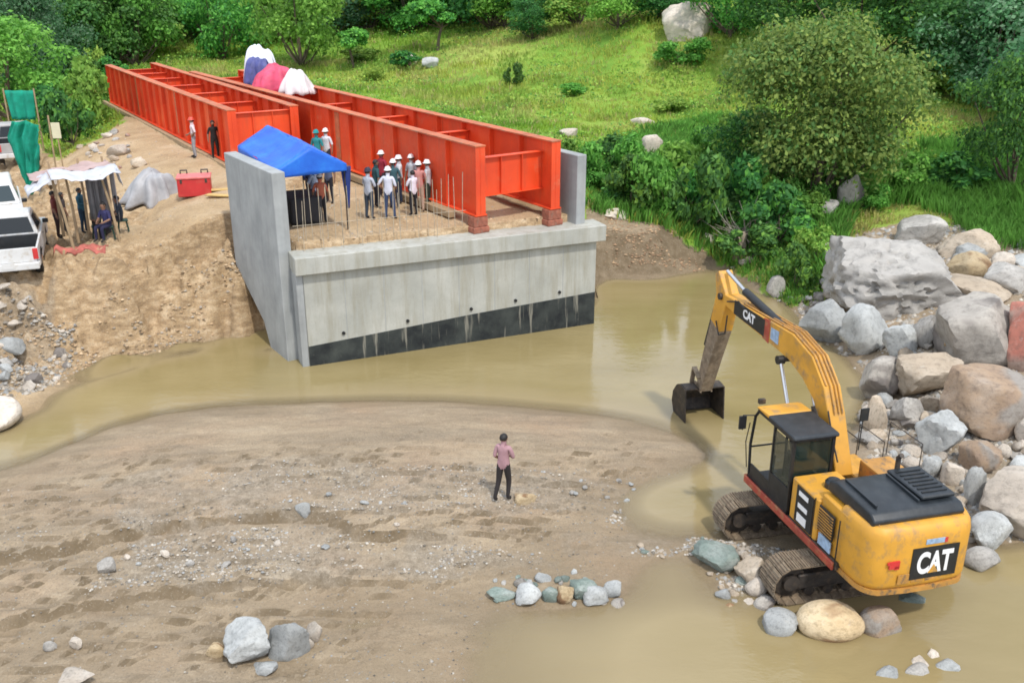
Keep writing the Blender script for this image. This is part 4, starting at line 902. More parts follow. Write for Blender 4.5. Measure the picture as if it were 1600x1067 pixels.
for i, (l, r, t, b, mt, lab, ro, cu, dp) in enumerate(BL):
    lowbury = .12 if mt in ('rock_pale', 'rock_ochre') else .18
    boulder(l, r, t, b, .1, mt, lab, 100 + i, ro, cu, 'boulder' if r - l > 40 else 'stone', deep=dp, bury=lowbury, yaw=0)
# small stones: shared meshes, placed one by one
SM = []
for i in range(9):
    me = rock_mesh(500 + i, 2, .7, 8); me.name = 'stone'; SM.append(me)
SMM = {}
def small(poly, n, smin, smax, mats, label, group, seed, zmin=-.1, cat='stone'):
    r = random.Random(seed); xs_ = [p[0] for p in poly]; ys_ = [p[1] for p in poly]; c = 0; tr = 0; pts = []
    while c < n and tr < n * 40:
        tr += 1; x_ = r.uniform(min(xs_), max(xs_)); y_ = r.uniform(min(ys_), max(ys_))
        if inpoly(np.array([x_]), np.array([y_]), poly)[0]: pts.append((x_, y_)); c += 1
    zs_ = height(np.array([p[0] for p in pts]), np.array([p[1] for p in pts]))
    for (x_, y_), z_ in zip(pts, zs_):
        if z_ < zmin: continue
        mt = r.choice(mats); key = (r.randrange(9), mt)
        if key not in SMM:
            me = SM[key[0]].copy(); me.materials.append(M[mt]); SMM[key] = me
        o = bpy.data.objects.new('stone', SMM[key]); link(o); s_ = smin + (smax - smin) * r.random() ** 2
        o.scale = (s_ * r.uniform(.8, 1.3), s_ * r.uniform(.8, 1.2), s_ * r.uniform(.5, .85)); o.rotation_euler = (r.uniform(-.3, .3), r.uniform(-.3, .3), r.uniform(0, 6.28))
        o.location = (x_, y_, max(z_, -.07) + o.scale[2] * .22); tag(o, label, cat, group)
small(pxpoly([(-40, 508, 1.3), (60, 512, 1.2), (118, 520, .9), (100, 560, .5), (70, 600, .3), (20, 612, .25), (-40, 612, .25)]), 60, .16, .50, ['rock_grey', 'rock_pale', 'rock_patch', 'rock_blue'], 'angular grey stone in the rubble pile on the left bank above the channel', 'stones of the rubble pile', 7)
small(pxpoly([(1345, 640, 0), (1400, 620, .3), (1440, 650, .4), (1500, 690, .4), (1620, 680, .6), (1620, 740, .4), (1530, 745, .3), (1500, 800, .1), (1400, 745, .2), (1350, 720, .1)]), 64, .2, .62, ['rock_grey', 'rock_blue', 'rock_pale', 'rock_patch', 'rock_tan'], 'grey cobble in the loose stones between the boulders and the machine', 'cobbles on the right bank', 8)
small(pxpoly([(1100, 850, 0), (1190, 850, 0), (1200, 950, 0), (1150, 950, 0), (1110, 900, 0)]), 16, .12, .32, ['rock_tan', 'rock_pale', 'rock_grey', 'rock_green'], 'cobble in the shallows beside the near track of the excavator', 'cobbles beside the tracks', 9, -.2)
small(pxpoly([(1150, 770, 0), (1420, 750, 0), (1500, 900, 0), (1220, 960, 0)]), 20, .2, .42, ['rock_tan', 'rock_patch', 'rock_grey', 'rock_rust'], 'cobble in the shade below the excavator', 'cobbles under the excavator', 10, -.3)
small(pxpoly([(200, 850, .3), (560, 835, .3), (560, 880, .3), (180, 900, .3)]), 16, .08, .2, ['rock_blue', 'rock_grey', 'rock_pale'], 'small grey stone on the strip of gravel between the two erosion steps', 'small stones between the erosion steps', 11)
small(pxpoly([(440, 770, .4), (720, 770, .4), (720, 830, .35), (440, 830, .35)]), 10, .08, .2, ['rock_blue', 'rock_pale'], 'small pale stone on the middle of the sandbar left of the lone man', 'small stones on the sandbar', 12)
small(pxpoly([(870, 745, .2), (1010, 745, .1), (1010, 780, .1), (880, 775, .2)]), 10, .1, .2, ['rock_blue', 'rock_green', 'rock_grey'], 'small dark stone on the gravel line right of the lone man', 'small stones right of the man', 13)
small(pxpoly([(750, 895, .05), (975, 890, .05), (985, 955, 0), (755, 950, 0)]), 12, .1, .24, ['rock_blue', 'rock_green', 'rock_grey'], 'small stone scattered round the heap at the water', 'small stones round the heap', 14, -.15)
small(pxpoly([(1350, 1025, -.1), (1510, 1020, -.1), (1510, 1066, -.1), (1350, 1066, -.1)]), 9, .12, .34, ['rock_blue', 'rock_pale', 'rock_grey'], 'small stone among the pale stones barely above water at the bottom edge', 'small stones at the bottom edge', 19, -.4)
small(pxpoly([(800, 905, .05), (960, 903, .05), (968, 945, 0), (805, 948, 0)]), 14, .16, .36, ['rock_blue', 'rock_green', 'rock_patch'], 'stone wedged in the heap of stones at the water', 'stones in the heap at the water', 24, -.15)
small(pxpoly([(960, 840, 0), (1110, 838, 0), (1130, 870, 0), (970, 872, 0)]), 10, .1, .2, ['rock_blue', 'rock_green', 'rock_tan'], 'small stone in the gravel spit that closes the muddy pool', 'small stones of the gravel spit', 15, -.15)
small(pxpoly([(150, 200, 3.9), (225, 210, 3.9), (215, 262, 3.7), (130, 262, 3.2), (120, 240, 3)]), 20, .2, .6, ['rock_pale', 'rock_tan', 'rock_red', 'rock_grey'], 'lump of rubble on the berm between the green bushes and the dirt road', 'rubble on the berm', 16)
small(pxpoly([(1120, 400, .3), (1240, 410, .6), (1290, 460, .6), (1250, 500, .1), (1190, 462, .1)]), 16, .2, .6, ['rock_grey', 'rock_patch', 'rock_tan'], 'stone in the dark undergrowth at the shore behind the boom', 'stones in the undergrowth at the shore', 17)
small(pxpoly([(1230, 400, .8), (1640, 390, 1.6), (1640, 600, .8), (1400, 640, .2), (1340, 600, .1), (1290, 540, 0)]), 34, .4, 1.2, ['rock_grey', 'rock_patch', 'rock_tan', 'rock_blue'], 'grey stone filling the gaps between the boulders of the right bank', 'stones between the boulders', 18)
# gravel, clods and litter of the beds: stuff
def gravel(name, poly, n, smin, smax, label, seed, tones, zmin=-.03):
    rg = np.random.default_rng(seed); pa = np.array(poly); lo_ = pa.min(0); hi = pa.max(0)
    p = rg.uniform(lo_, hi, (int(n * 3), 2)); p = p[inpoly(p[:, 0], p[:, 1], poly)][:n]
    dn = fbm(p[:, 0] * .9, p[:, 1] * 1.4, seed, 4); p = p[dn + rg.uniform(-.2, .2, len(p)) > .5]
    z_ = height(p[:, 0], p[:, 1]); kk = z_ > zmin; p = p[kk]; z_ = z_[kk]; n = len(p)
    base = np.array([(1, 0, 0), (.3, .95, .05), (-.8, .6, 0), (-.85, -.5, .05), (.25, -1, 0), (.1, .15, .75), (-.25, -.2, .65)])
    fs = np.array([(0, 1, 5), (1, 2, 5), (2, 6, 5), (2, 3, 6), (3, 4, 6), (4, 0, 6), (0, 5, 6)])
    s_ = smin + (smax - smin) * rg.random(n) ** 2.2; tones = tones if smin > .013 else [tuple(q_ * .72 for q_ in t_) for t_ in tones]; an = rg.uniform(0, 6.28, n); V = base[None] * s_[:, None, None] * .5 * rg.uniform(.75, 1.25, (n, 7, 1))
    c, s = np.cos(an)[:, None], np.sin(an)[:, None]; X = V[..., 0] * c - V[..., 1] * s; Y = V[..., 0] * s + V[..., 1] * c
    VV = np.stack([X + p[:, 0:1], Y + p[:, 1:2], V[..., 2] + z_[:, None] - s_[:, None] * .05], -1).reshape(-1, 3)
    FF = (fs[None] + (np.arange(n) * 7)[:, None, None]).reshape(-1, 3)
    tn = np.array(tones)[rg.integers(0, len(tones), n)] * rg.uniform(.6, 1.25, (n, 1)); C4 = np.concatenate([tn, np.ones((n, 1))], 1).repeat(7, 0)
    o = np_mesh(name, VV, FF, M['gravel'], attrs={'tone': C4}); tag(o, label, 'gravel' if name == 'gravel' else 'clods', kind='stuff'); return o
k = N('gravel'); at = k.n('ShaderNodeVertexColor'); at.layer_name = 'tone'; k.col(at.outputs[0]); k.rough(.92); M['gravel'] = k.m
GT = [(.31, .27, .22), (.38, .33, .27), (.22, .19, .15), (.46, .42, .36), (.32, .32, .31)]
for i, (pl, n, a_, b_, lab) in enumerate([
    (GRAV[0], 5000, .02, .075, 'grey gravel spread over the upper half of the sandbar'), (GRAV[1], 5000, .02, .09, 'grey gravel between the erosion steps of the sandbar'),
    (GRAV[2], 6000, .04, .22, 'loose grey rubble of the pile on the left bank'), (GRAV[3], 16000, .04, .24, 'loose stones between the boulders of the right bank'),
    (GRAV[4], 2500, .03, .12, 'gravel spit at the muddy pool'), (GRAV[5], 2500, .03, .14, 'gravel in the shallows round the tracks'),
    (pxpoly([(-100, 760, .3), (1050, 720, .3), (960, 880, .2), (700, 1080, .1), (-100, 1080, .2)]), 12000, .012, .06, 'sparse fine gravel all over the sandbar')]):
    gravel('gravel', pl, n, a_, b_, lab, 300 + i, GT)
gravel('gravel', pxpoly([(1240, 480, .2), (1300, 380, 1.3), (1480, 340, 1.7), (1700, 390, 2), (1700, 620, 1), (1400, 640, .2), (1330, 580, 0)]), 12000, .05, .28, 'rubble filling the gaps between the big boulders', 309, GT)
DT = [(.42, .29, .17), (.50, .37, .23), (.30, .2, .11), (.38, .33, .27)]
gravel('earth_clods', pxpoly([(-100, 480, 1.7), (60, 470, 2), (180, 430, 2.5), (360, 350, 3.5), (385, 450, 1.5), (400, 510, .1), (200, 560, .1), (80, 600, .2), (-100, 600, .5)]), 7000, .03, .16, 'earth clods and chips on the cut bank left of the abutment', 320, DT)
gravel('earth_clods', [tuple(q) for q in FILL], 2500, .03, .13, 'earth clods on the fill behind the bearing seat', 321, DT)
gravel('earth_clods', pxpoly([(60, 330, 2.3), (200, 190, 4), (300, 230, 4), (355, 345, 3.6), (180, 420, 2.6), (40, 440, 2.2)]), 2500, .02, .10, 'small clods on the trodden platform round the shelter', 322, DT)
gravel('earth_clods', pxpoly([(945, 432, .05), (945, 345, 1.8), (1040, 352, 1.6), (1110, 385, .8), (1100, 420, .1)]), 1500, .03, .16, 'clods on the dirt bank right of the abutment', 323, [(.3, .19, .11), (.4, .27, .16)])
def ground_obj(px, py, z=None): return gpt(px, py)
# ---------------------------------------------------------------- people
def seg_dist(p, a, b):
    ab_ = b - a; t = max(0, min(1, (p - a).dot(ab_) / max(ab_.length_squared, 1e-9))); return (p - (a + ab_ * t)).length
def body_mesh(nm, J, sleeves='short'):
    """one continuous skinned body. x right, y forward, z up; J overrides joints"""
    D = dict(pel=(0, 0, .94), waist=(0, .0, 1.08), chest=(0, .0, 1.27), neck=(0, 0, 1.46), hd0=(0, .01, 1.535), hd1=(0, .015, 1.60), hd2=(0, .01, 1.665),
             shl=(-.155, 0, 1.41), ell=(-.25, -.02, 1.13), wrl=(-.27, .05, .90), hal=(-.27, .07, .81),
             shr=(.155, 0, 1.41), elr=(.25, -.02, 1.13), wrr=(.27, .05, .90), har=(.27, .07, .81),
             hil=(-.085, 0, .90), knl=(-.11, .02, .49), anl=(-.12, -.02, .09), tol=(-.13, .13, .04),
             hir=(.085, 0, .90), knr=(.11, .02, .49), anr=(.12, -.02, .09), tor=(.13, .13, .04))
    D.update(J); Rr = dict(pel=(.155, .115), waist=(.14, .105), chest=(.165, .115), neck=(.06, .06), hd0=(.072, .082), hd1=(.082, .098), hd2=(.066, .08),
        shl=(.068, .068), ell=(.045, .045), wrl=(.03, .03), hal=(.038, .022), hil=(.095, .1), knl=(.066, .066), anl=(.045, .045), tol=(.045, .035))
    for k_ in list(Rr):
        if k_.endswith('l'): Rr[k_[:-1] + 'r'] = Rr[k_]
    E_ = [('pel', 'waist'), ('waist', 'chest'), ('chest', 'neck'), ('neck', 'hd0'), ('hd0', 'hd1'), ('hd1', 'hd2')]
    for s_ in 'lr': E_ += [('chest', 'sh' + s_), ('sh' + s_, 'el' + s_), ('el' + s_, 'wr' + s_), ('wr' + s_, 'ha' + s_), ('pel', 'hi' + s_), ('hi' + s_, 'kn' + s_), ('kn' + s_, 'an' + s_), ('an' + s_, 'to' + s_)]
    names = list(D); me = bpy.data.meshes.new('tmp'); me.from_pydata([D[n_] for n_ in names], [(names.index(a_), names.index(b_)) for a_, b_ in E_], [])
    o = bpy.data.objects.new('tmp', me); link(o); md = o.modifiers.new('s', 'SKIN'); md.use_smooth_shade = True
    for i, n_ in enumerate(names): me.skin_vertices[0].data[i].radius = Rr.get(n_, (.05, .05)); me.skin_vertices[0].data[i].use_root = (n_ == 'pel')
    sb = o.modifiers.new('d', 'SUBSURF'); sb.levels = 2; sb.render_levels = 2
    dg = bpy.context.evaluated_depsgraph_get(); dg.update(); res = bpy.data.meshes.new_from_object(o.evaluated_get(dg)); bpy.data.objects.remove(o); bpy.data.meshes.remove(me)
    # five separate fingers on each hand, a nose and ears
    bm = bmesh.new(); bm.from_mesh(res); bpy.data.meshes.remove(res)
    parts = []
    mb = MB()
    for s_ in 'lr':
        w_ = Vector(D['wr' + s_]); h_ = Vector(D['ha' + s_]); d = (h_ - w_).normalized(); sx_ = Vector((0, 1, 0)) if abs(d.y) < .8 else Vector((0, 0, 1)); a_ = (sx_ - d * sx_.dot(d)).normalized(); n_ = d.cross(a_)
        for i, L_ in enumerate((.062, .072, .066, .052)):
            b0 = h_ + a_ * (-.027 + .018 * i); mb.tube([b0 - d * .01, b0 + d * L_ * .55, b0 + d * L_ * .9 + n_ * .012], [.0085, .0078, .006], 6)
        b0 = w_ + d * .035 - a_ * .03; mb.tube([b0, b0 + d * .03 - a_ * .02, b0 + d * .055 - a_ * .022], [.011, .009, .007], 6)
    hc = Vector(D['hd1']); fw = Vector((0, 1, 0)); mb.tube([hc + fw * .085 + Vector((0, 0, .02)), hc + fw * .112 - Vector((0, 0, .012))], [.008, .017], 6)
    for s_ in (-1, 1): mb.tube([hc + Vector((s_ * .075, 0, .02)), hc + Vector((s_ * .095, -.012, -.01))], [.022, .016], 6)
    nskin = len(bm.faces)
    vv = [bm.verts.new(v) for v in mb.v]
    for f_ in mb.f:
        try: bm.faces.new([vv[i] for i in f_])
        except ValueError: pass
    bm.faces.ensure_lookup_table()
    seg = []
    for a_, b_ in E_:
        kk = 1
        if a_ in ('neck', 'hd0', 'hd1'): kk = 0
        if a_[:2] == 'wr': kk = 0
        if a_[:2] == 'el': kk = 1 if sleeves == 'long' else 0
        if a_ in ('pel',) and b_[:2] == 'hi' or a_[:2] in ('hi', 'kn'): kk = 2
        if a_[:2] == 'an': kk = 3
        seg.append((Vector(D[a_]), Vector(D[b_]), kk))
    for i, f_ in enumerate(bm.faces):
        f_.smooth = True
        if i >= nskin: f_.material_index = 0; continue
        c = f_.calc_center_median(); f_.material_index = min(seg, key=lambda s: seg_dist(c, s[0], s[1]) - (.04 if s[2] == 1 and s[0].z > .9 and abs(s[0].x) < .01 else 0))[2]
    me = bpy.data.meshes.new(nm); bm.to_mesh(me); bm.free()
    for i in range(4): me.materials.append(M['skin'])
    return me, Vector(D['hd1'])
POSE = {}
POSE['down'] = body_mesh('body', {})
POSE['hips'] = body_mesh('body', dict(ell=(-.33, -.08, 1.16), wrl=(-.21, .06, 1.02), hal=(-.14, .09, 1.0), elr=(.24, .02, 1.13), wrr=(.2, .2, 1.0), har=(.17, .27, .99), knr=(.14, .05, .49), anr=(.17, .03, .09), tor=(.2, .18, .04)))
POSE['folded'] = body_mesh('body', dict(ell=(-.24, .06, 1.15), wrl=(-.06, .19, 1.18), hal=(.02, .2, 1.19), elr=(.24, .06, 1.15), wrr=(.06, .21, 1.13), har=(-.02, .22, 1.13)), 'long')
POSE['phone'] = body_mesh('body', dict(elr=(.24, .1, 1.17), wrr=(.14, .26, 1.32), har=(.11, .30, 1.38), ell=(-.23, .08, 1.15), wrl=(-.12, .26, 1.22), hal=(-.08, .31, 1.25)))
POSE['step'] = body_mesh('body', dict(knl=(-.10, -.06, .49), anl=(-.11, -.24, .12), tol=(-.11, -.12, .05), knr=(.1, .08, .49), ell=(-.21, -.06, 1.13), wrl=(-.13, .12, 1.0), hal=(-.08, .17, .97), elr=(.23, .06, 1.14), wrr=(.08, .2, 1.08), har=(.02, .22, 1.07), hd1=(0, .02, 1.60)))
sit = dict(pel=(0, 0, .52), waist=(0, .02, .66), chest=(0, .06, .85), neck=(0, .08, 1.04), hd0=(0, .10, 1.115), hd1=(0, .11, 1.18), hd2=(0, .10, 1.245), shl=(-.155, .06, .99), shr=(.155, .06, .99),
           ell=(-.24, .12, .73), elr=(.24, .12, .73), wrl=(-.14, .33, .66), wrr=(.14, .33, .66), hal=(-.09, .40, .64), har=(.09, .40, .64), hil=(-.09, .05, .50), hir=(.09, .05, .50), knl=(-.13, .45, .50), knr=(.13, .45, .50), anl=(-.13, .42, .09), anr=(.13, .47, .09), tol=(-.14, .57, .04), tor=(.14, .62, .04))
POSE['sit'] = body_mesh('body', sit)
CL = {}
def cm(c, name='fabric'):
    if c not in CL: CL[c] = cloth(name, c, .12)
    return CL[c]
def hat_mesh():
    m = MB(); vs = []; n = 16
    for r_, z_ in ((.135, .0), (.112, .008), (.108, .04), (.095, .08), (.06, .108), (.02, .118)):
        vs += [(r_ * math.cos(t) * .92, r_ * math.sin(t) * 1.08 + (.02 if r_ > .12 else 0) * (math.sin(t) > 0), z_) for t in (2 * math.pi * i / n for i in range(n))]
    fs = [(j * n + i, j * n + (i + 1) % n, (j + 1) * n + (i + 1) % n, (j + 1) * n + i) for j in range(5) for i in range(n)] + [tuple(range(5 * n, 6 * n))]
    m.add(vs, fs); m.box((0, 0, .112), (.03, .16, .02)); return m
HATM = MB(); HATM = hat_mesh()
HATME = {}
def person(px, py, z, face, pose, shirt, trous, label, hat=None, hair=True, shoes=(.03, .025, .02), h=1.7, group=None, cap=None, at=None, skin=None):
    p = at if at is not None else P(px, py, z)
    if at is None: p = gpt(px, py)
    zz = p.z
    me, hc = POSE[pose]
    root = empty('person', (p.x, p.y, zz - .01), math.radians(face - 90), label, 'person', group); root.scale = (h / 1.7,) * 3
    b = bpy.data.objects.new('body', me); link(b); b.parent = root
    for i, mm in enumerate((M['skin'], cm(shirt), cm(trous), cm(shoes))):
        b.material_slots[i].link = 'OBJECT'; b.material_slots[i].material = mm
    def headgear(nm, c, gloss):
        key = (nm, c)
        if key not in HATME:
            mm = MB(); mm.v = list(HATM.v); mm.f = list(HATM.f); mm.m = list(HATM.m)
            t = mm.build(nm, simple(nm + '_shell', c, .35 if gloss else .8, .05, 5)); HATME[key] = t.data; t.data.polygons.foreach_set('use_smooth', [True] * len(t.data.polygons)); bpy.data.objects.remove(t)
        o = bpy.data.objects.new(nm, HATME[key]); link(o); o.parent = root; o.location = (hc.x, hc.y, hc.z + .045)
    if hat: headgear('hard_hat', hat, True)
    elif cap: headgear('cap', cap, False)
    if hair:
        if 'hair' not in HATME:
            bm = bmesh.new(); bmesh.ops.create_icosphere(bm, subdivisions=3, radius=1)
            for v in bm.verts:
                n_ = 1 + .06 * mnoise.noise(v.co * 4); v.co = Vector((v.co.x * .094 * n_, v.co.y * .108 * n_, v.co.z * .108 * n_))
                if v.co.z < -.01 and v.co.y > .0: v.co *= .55
                if v.co.z < -.05: v.co *= .72
                if v.co.y > .06 and v.co.z < .045: v.co *= .6
            for f_ in bm.faces: f_.smooth = True
            HM = bpy.data.meshes.new('hair'); bm.to_mesh(HM); bm.free(); HM.materials.append(M['hair']); HATME['hair'] = HM
        o = bpy.data.objects.new('hair', HATME['hair']); link(o); o.parent = root; o.location = (hc.x, hc.y - .012, hc.z + .018)
    return root
WH = (.82, .80, .78); G1 = 'people standing on the abutment fill'
person(787, 781, .35, 62, 'step', (.38, .22, .24), (.02, .016, .016), 'lone man in a dusty pink shirt and black trousers standing on the sandbar', h=1.66)
person(578, 343, 3.9, 60, 'folded', (.42, .45, .52), (.035, .05, .075), 'person in a grey shirt and dark jeans, leftmost of the group by the girder', group=G1, cap=(.03, .03, .05))
person(590, 326, 3.9, 30, 'down', (.02, .07, .08), (.02, .02, .03), 'dark haired person in a dark teal shirt just behind the leftmost of the group', group=G1)
person(599, 309, 3.9, 230, 'down', (.30, .02, .04), (.04, .03, .04), 'person in a maroon shirt and white helmet at the back of the group', hat=WH, group=G1)
person(609, 343, 3.9, 80, 'hips', (.60, .62, .72), (.035, .06, .13), 'person in a lilac shirt, blue jeans and white helmet in front of the group', hat=WH, group=G1, h=1.74)
person(617, 326, 3.9, 100, 'down', (.04, .10, .12), (.02, .025, .05), 'person in a dark teal shirt and white helmet half hidden behind the lilac shirt', hat=WH, group=G1)
person(626, 318, 3.9, 200, 'phone', (.60, .60, .62), (.02, .03, .06), 'person in a white shirt and navy trousers with helmet, third row of the group', hat=WH, group=G1)
person(647, 337, 3.9, 130, 'phone', (.66, .62, .70), (.012, .012, .016), 'short person in a white blouse and black trousers, front right of the group', group=G1, h=1.55)
person(645, 316, 3.9, 240, 'down', (.55, .57, .6), (.05, .05, .06), 'person in a grey shirt and white helmet behind the white blouse', hat=WH, group=G1)
person(656, 332, 3.9, 95, 'folded', (.50, .22, .20), (.42, .30, .23), 'person in a salmon shirt, beige trousers and white helmet, right of the group', hat=WH, group=G1, h=1.74)
person(670, 327, 3.9, 165, 'down', (.45, .47, .50), (.02, .04, .03), 'rightmost person of the group, grey shirt, dark trousers and white helmet', hat=WH, group=G1)
person(504, 349, 3.9, 95, 'down', (.48, .14, .08), (.02, .02, .025), 'person in an orange shirt and black trousers in front of the blue canopy', group=G1, h=1.62, cap=(.7, .68, .66))
person(495, 338, 3.9, 150, 'phone', (.42, .52, .66), (.05, .06, .1), 'person in a light blue shirt standing under the blue canopy edge', group=G1)
person(485, 330, 3.9, 10, 'down', (.02, .025, .07), (.015, .02, .05), 'person dressed in navy standing deepest under the blue canopy', group=G1, h=1.76)
person(516, 318, 3.9, 250, 'down', (.10, .12, .2), (.02, .02, .03), 'person in dark blue clothes behind the right legs of the canopy', group=G1)
person(499, 279, 3.95, 250, 'down', (.02, .22, .24), (.03, .03, .04), 'person in a teal cap showing above the blue canopy', group=G1, cap=(.01, .25, .26))
person(514, 285, 3.95, 250, 'down', (.62, .62, .66), (.03, .03, .05), 'person in a white helmet showing above the right end of the blue canopy', group=G1, hat=WH)
person(306, 247, 4.0, 200, 'hips', (.66, .55, .56), (.30, .30, .32), 'person in a red helmet, pale shirt and grey trousers at the far girder pair', hat=(.62, .08, .05))
person(338, 249, 4.0, 300, 'down', (.012, .012, .012), (.014, .016, .014), 'person all in black standing in the shade of the far girder pair', h=1.66)
person(93, 372, 2.4, 20, 'down', (.15, .03, .025), (.03, .015, .015), 'person in a dark maroon shirt standing left of the open shelter', h=1.66)
person(106, 371, 2.4, 40, 'down', (.03, .02, .02), (.02, .018, .018), 'person in black right behind the maroon shirt at the shelter', h=1.55)
person(134, 368, 2.4, 350, 'folded', (.03, .12, .18), (.02, .05, .09), 'person in a blue-green jacket behind the front pole of the shelter', h=1.62)
person(4, 262, 2.3, 300, 'down', (.03, .03, .035), (.02, .02, .02), 'person in dark clothes at the left edge near the grey pickup')
def stool(px, py, z, col, lab):
    p = gpt(px, py); zz = p.z; t = empty('plastic_stool', (p.x, p.y, zz), .4, lab, 'stool', 'stools in the shelter')
    m = MB(); m.box((0, 0, .42), (.36, .36, .04)); m.build('seat', cm(col), t, bevel=.01)
    for i, j in ((-1, -1), (1, -1), (1, 1), (-1, 1)):
        m = MB(); m.bar((i * .12, j * .12, .40), (i * .17, j * .17, 0), .04, .04); m.build('leg', cm(col), t)
    return p.x, p.y, zz
for px, py, f_, sh, tr, lab, cl in ((154, 372, 320, (.42, .33, .20), (.02, .02, .02), 'person in a beige shirt sitting in the shelter with the back to the curtain', 'dark green stool under the beige shirt'),
    (172, 374, 250, (.03, .03, .10), (.015, .015, .05), 'person in navy sitting at the front of the shelter', 'dark green stool under the person in navy'),
    (166, 360, 280, (.02, .02, .02), (.02, .02, .02), 'dark haired person in black sitting in the middle of the shelter', 'dark green stool under the person in black'),
    (194, 364, 200, (.02, .03, .045), (.02, .02, .03), 'person in dark blue sitting at the right pole of the shelter', 'dark green stool under the person in dark blue')):
    x_, y_, z_ = stool(px, py, 2.5, (.02, .05, .035), lab=cl); person(px, py, 2.5, f_, 'sit', sh, tr, lab, at=Vector((x_, y_, z_)))

# ---------------------------------------------------------------- canopy on the fill
cb = (.012, .10, .55)
k = N('blue_canopy_cloth'); k.col(k.ramp(k.noise(1.3, 5), [(.3, (.008, .085, .50)), (.6, (.012, .14, .62)), (.8, (.02, .24, .66))])); k.rough(.55)
k.bump(k.noise(3, 5), .5, .05); M['bluecloth'] = k.m
fL, fR, bL = P(432, 268, 6.0), P(541, 256, 6.0), P(372, 228, 6.0)
cx_ = fR - fL; dy_ = bL - fL; cen = fL + cx_ * .5 + dy_ * .5; gzc = 3.86
ct = empty('canopy_tent', (cen.x, cen.y, gzc), 0, 'bright blue gable canopy on thin legs beside the left wing wall', 'canopy')
def tp(u, v, z): q = fL + cx_ * u + dy_ * v; return Vector((q.x - cen.x, q.y - cen.y, z - gzc))
def _wv(u, v, s, a=.02): return 0
def sheet(nm, fn, nu, nv, mat, par, thick=.012, smooth=True):
    vs = []; 
    for j in range(nv + 1):
        for i in range(nu + 1): vs.append(Vector(fn(i / nu, j / nv)))
    n = len(vs); W_ = nu + 1; nr = [Vector((0, 0, 0)) for _ in vs]; fs = []
    for j in range(nv):
        for i in range(nu):
            q = (j * W_ + i, j * W_ + i + 1, (j + 1) * W_ + i + 1, (j + 1) * W_ + i); fs.append(q)
            nn = (vs[q[1]] - vs[q[0]]).cross(vs[q[3]] - vs[q[0]])
            for a_ in q: nr[a_] += nn
    v2 = [v - (nr[i].normalized() if nr[i].length > 1e-9 else Vector((0, 0, 1))) * thick for i, v in enumerate(vs)]
    fs2 = fs + [tuple(a_ + n for a_ in q[::-1]) for q in fs]
    bd = [j for j in range(W_)] + [(j + 1) * W_ - 1 for j in range(1, nv + 1)] + [nv * W_ + i for i in range(nu - 1, -1, -1)] + [j * W_ for j in range(nv - 1, 0, -1)]
    for a_, b_ in zip(bd, bd[1:] + bd[:1]): fs2.append((a_, b_, b_ + n, a_ + n))
    m = MB(); m.add(vs + v2, fs2); return m.build(nm, mat, par, smooth='all' if smooth else False)
PK = 6.62; ev = 6.0
def wv(u, v, s, a=.02): return a * (mnoise.noise(Vector((u * 5, v * 5, s))) + .5 * mnoise.noise(Vector((u * 13, v * 13, s))))
sheet('roof_panel', lambda u, v: tp(u * .5, v, ev + (PK - ev) * u + wv(u, v, 1, .05) - .12 * math.sin(math.pi * u) * math.sin(math.pi * v)), 16, 16, M['bluecloth'], ct)
sheet('roof_panel', lambda u, v: tp(.5 + u * .5, v, PK + (ev - PK) * u + wv(u, v, 2, .05) - .12 * math.sin(math.pi * u) * math.sin(math.pi * v)), 16, 16, M['bluecloth'], ct)
for vv in (-.004, 1.004):
    sheet('gable_panel', lambda u, v: tp(u, vv, (ev - .22) + v * (.22 + (PK - ev) * (1 - abs(2 * u - 1))) + wv(u, v, 3, .01)), 16, 6, M['bluecloth'], ct)
for uu in (-.004, 1.004):
    sheet('side_valance', lambda u, v: tp(uu, u, ev - .22 + .22 * v + wv(u, v, 4, .02)), 14, 3, M['bluecloth'], ct)
for u, v in ((.02, .02), (.98, .02), (.02, .98), (.98, .98)):
    m = MB(); a_ = tp(u, v, ev); m.tube([(a_.x, a_.y, 0), (a_.x, a_.y, ev - gzc - .02)], .022, 8); m.build('leg', M['darksteel'], ct)
a_ = tp(1.0, .02, 6.0); b_ = tp(1.0, .98, 6)
for q in (a_, b_):
    sheet('leg_cloth', lambda u, v: (q.x + (u - .5) * (.34 - .26 * v) + .02 * v, q.y + .03 * math.sin(u * 9), ev - gzc - .1 - v * 1.35), 8, 10, cm((.012, .03, .16)), ct)
p = P(465, 348, 3.9); t = empty('covered_table', (p.x + .1, p.y + .5, 3.86), ABA, 'low table under a dark cloth below the blue canopy beside the wing wall', 'table')
m = MB(); m.box((0, 0, .86), (1.0, 1.3, .05)); m.build('tabletop', M['darksteel'], t)
def skirt(u, v):
    a_ = 2 * math.pi * u; c, s = math.cos(a_), math.sin(a_); k_ = 1 / max(abs(c), abs(s)); r_ = 1 + .05 * math.sin(a_ * 11) * v
    return (c * k_ * .52 * r_, s * k_ * .67 * r_, .895 - v * .86)
sheet('cloth', skirt, 64, 6, cm((.035, .035, .04)), t)
m = MB(); m.box((0, 0, .897), (1.05, 1.35, .012)); m.build('cloth_top', cm((.05, .03, .03)), t)
for i in (-1, 1):
    m = MB(); m.box((i * .45, 0, .43), (.05, 1.1, .82)); m.build('trestle', M['wood'], t)

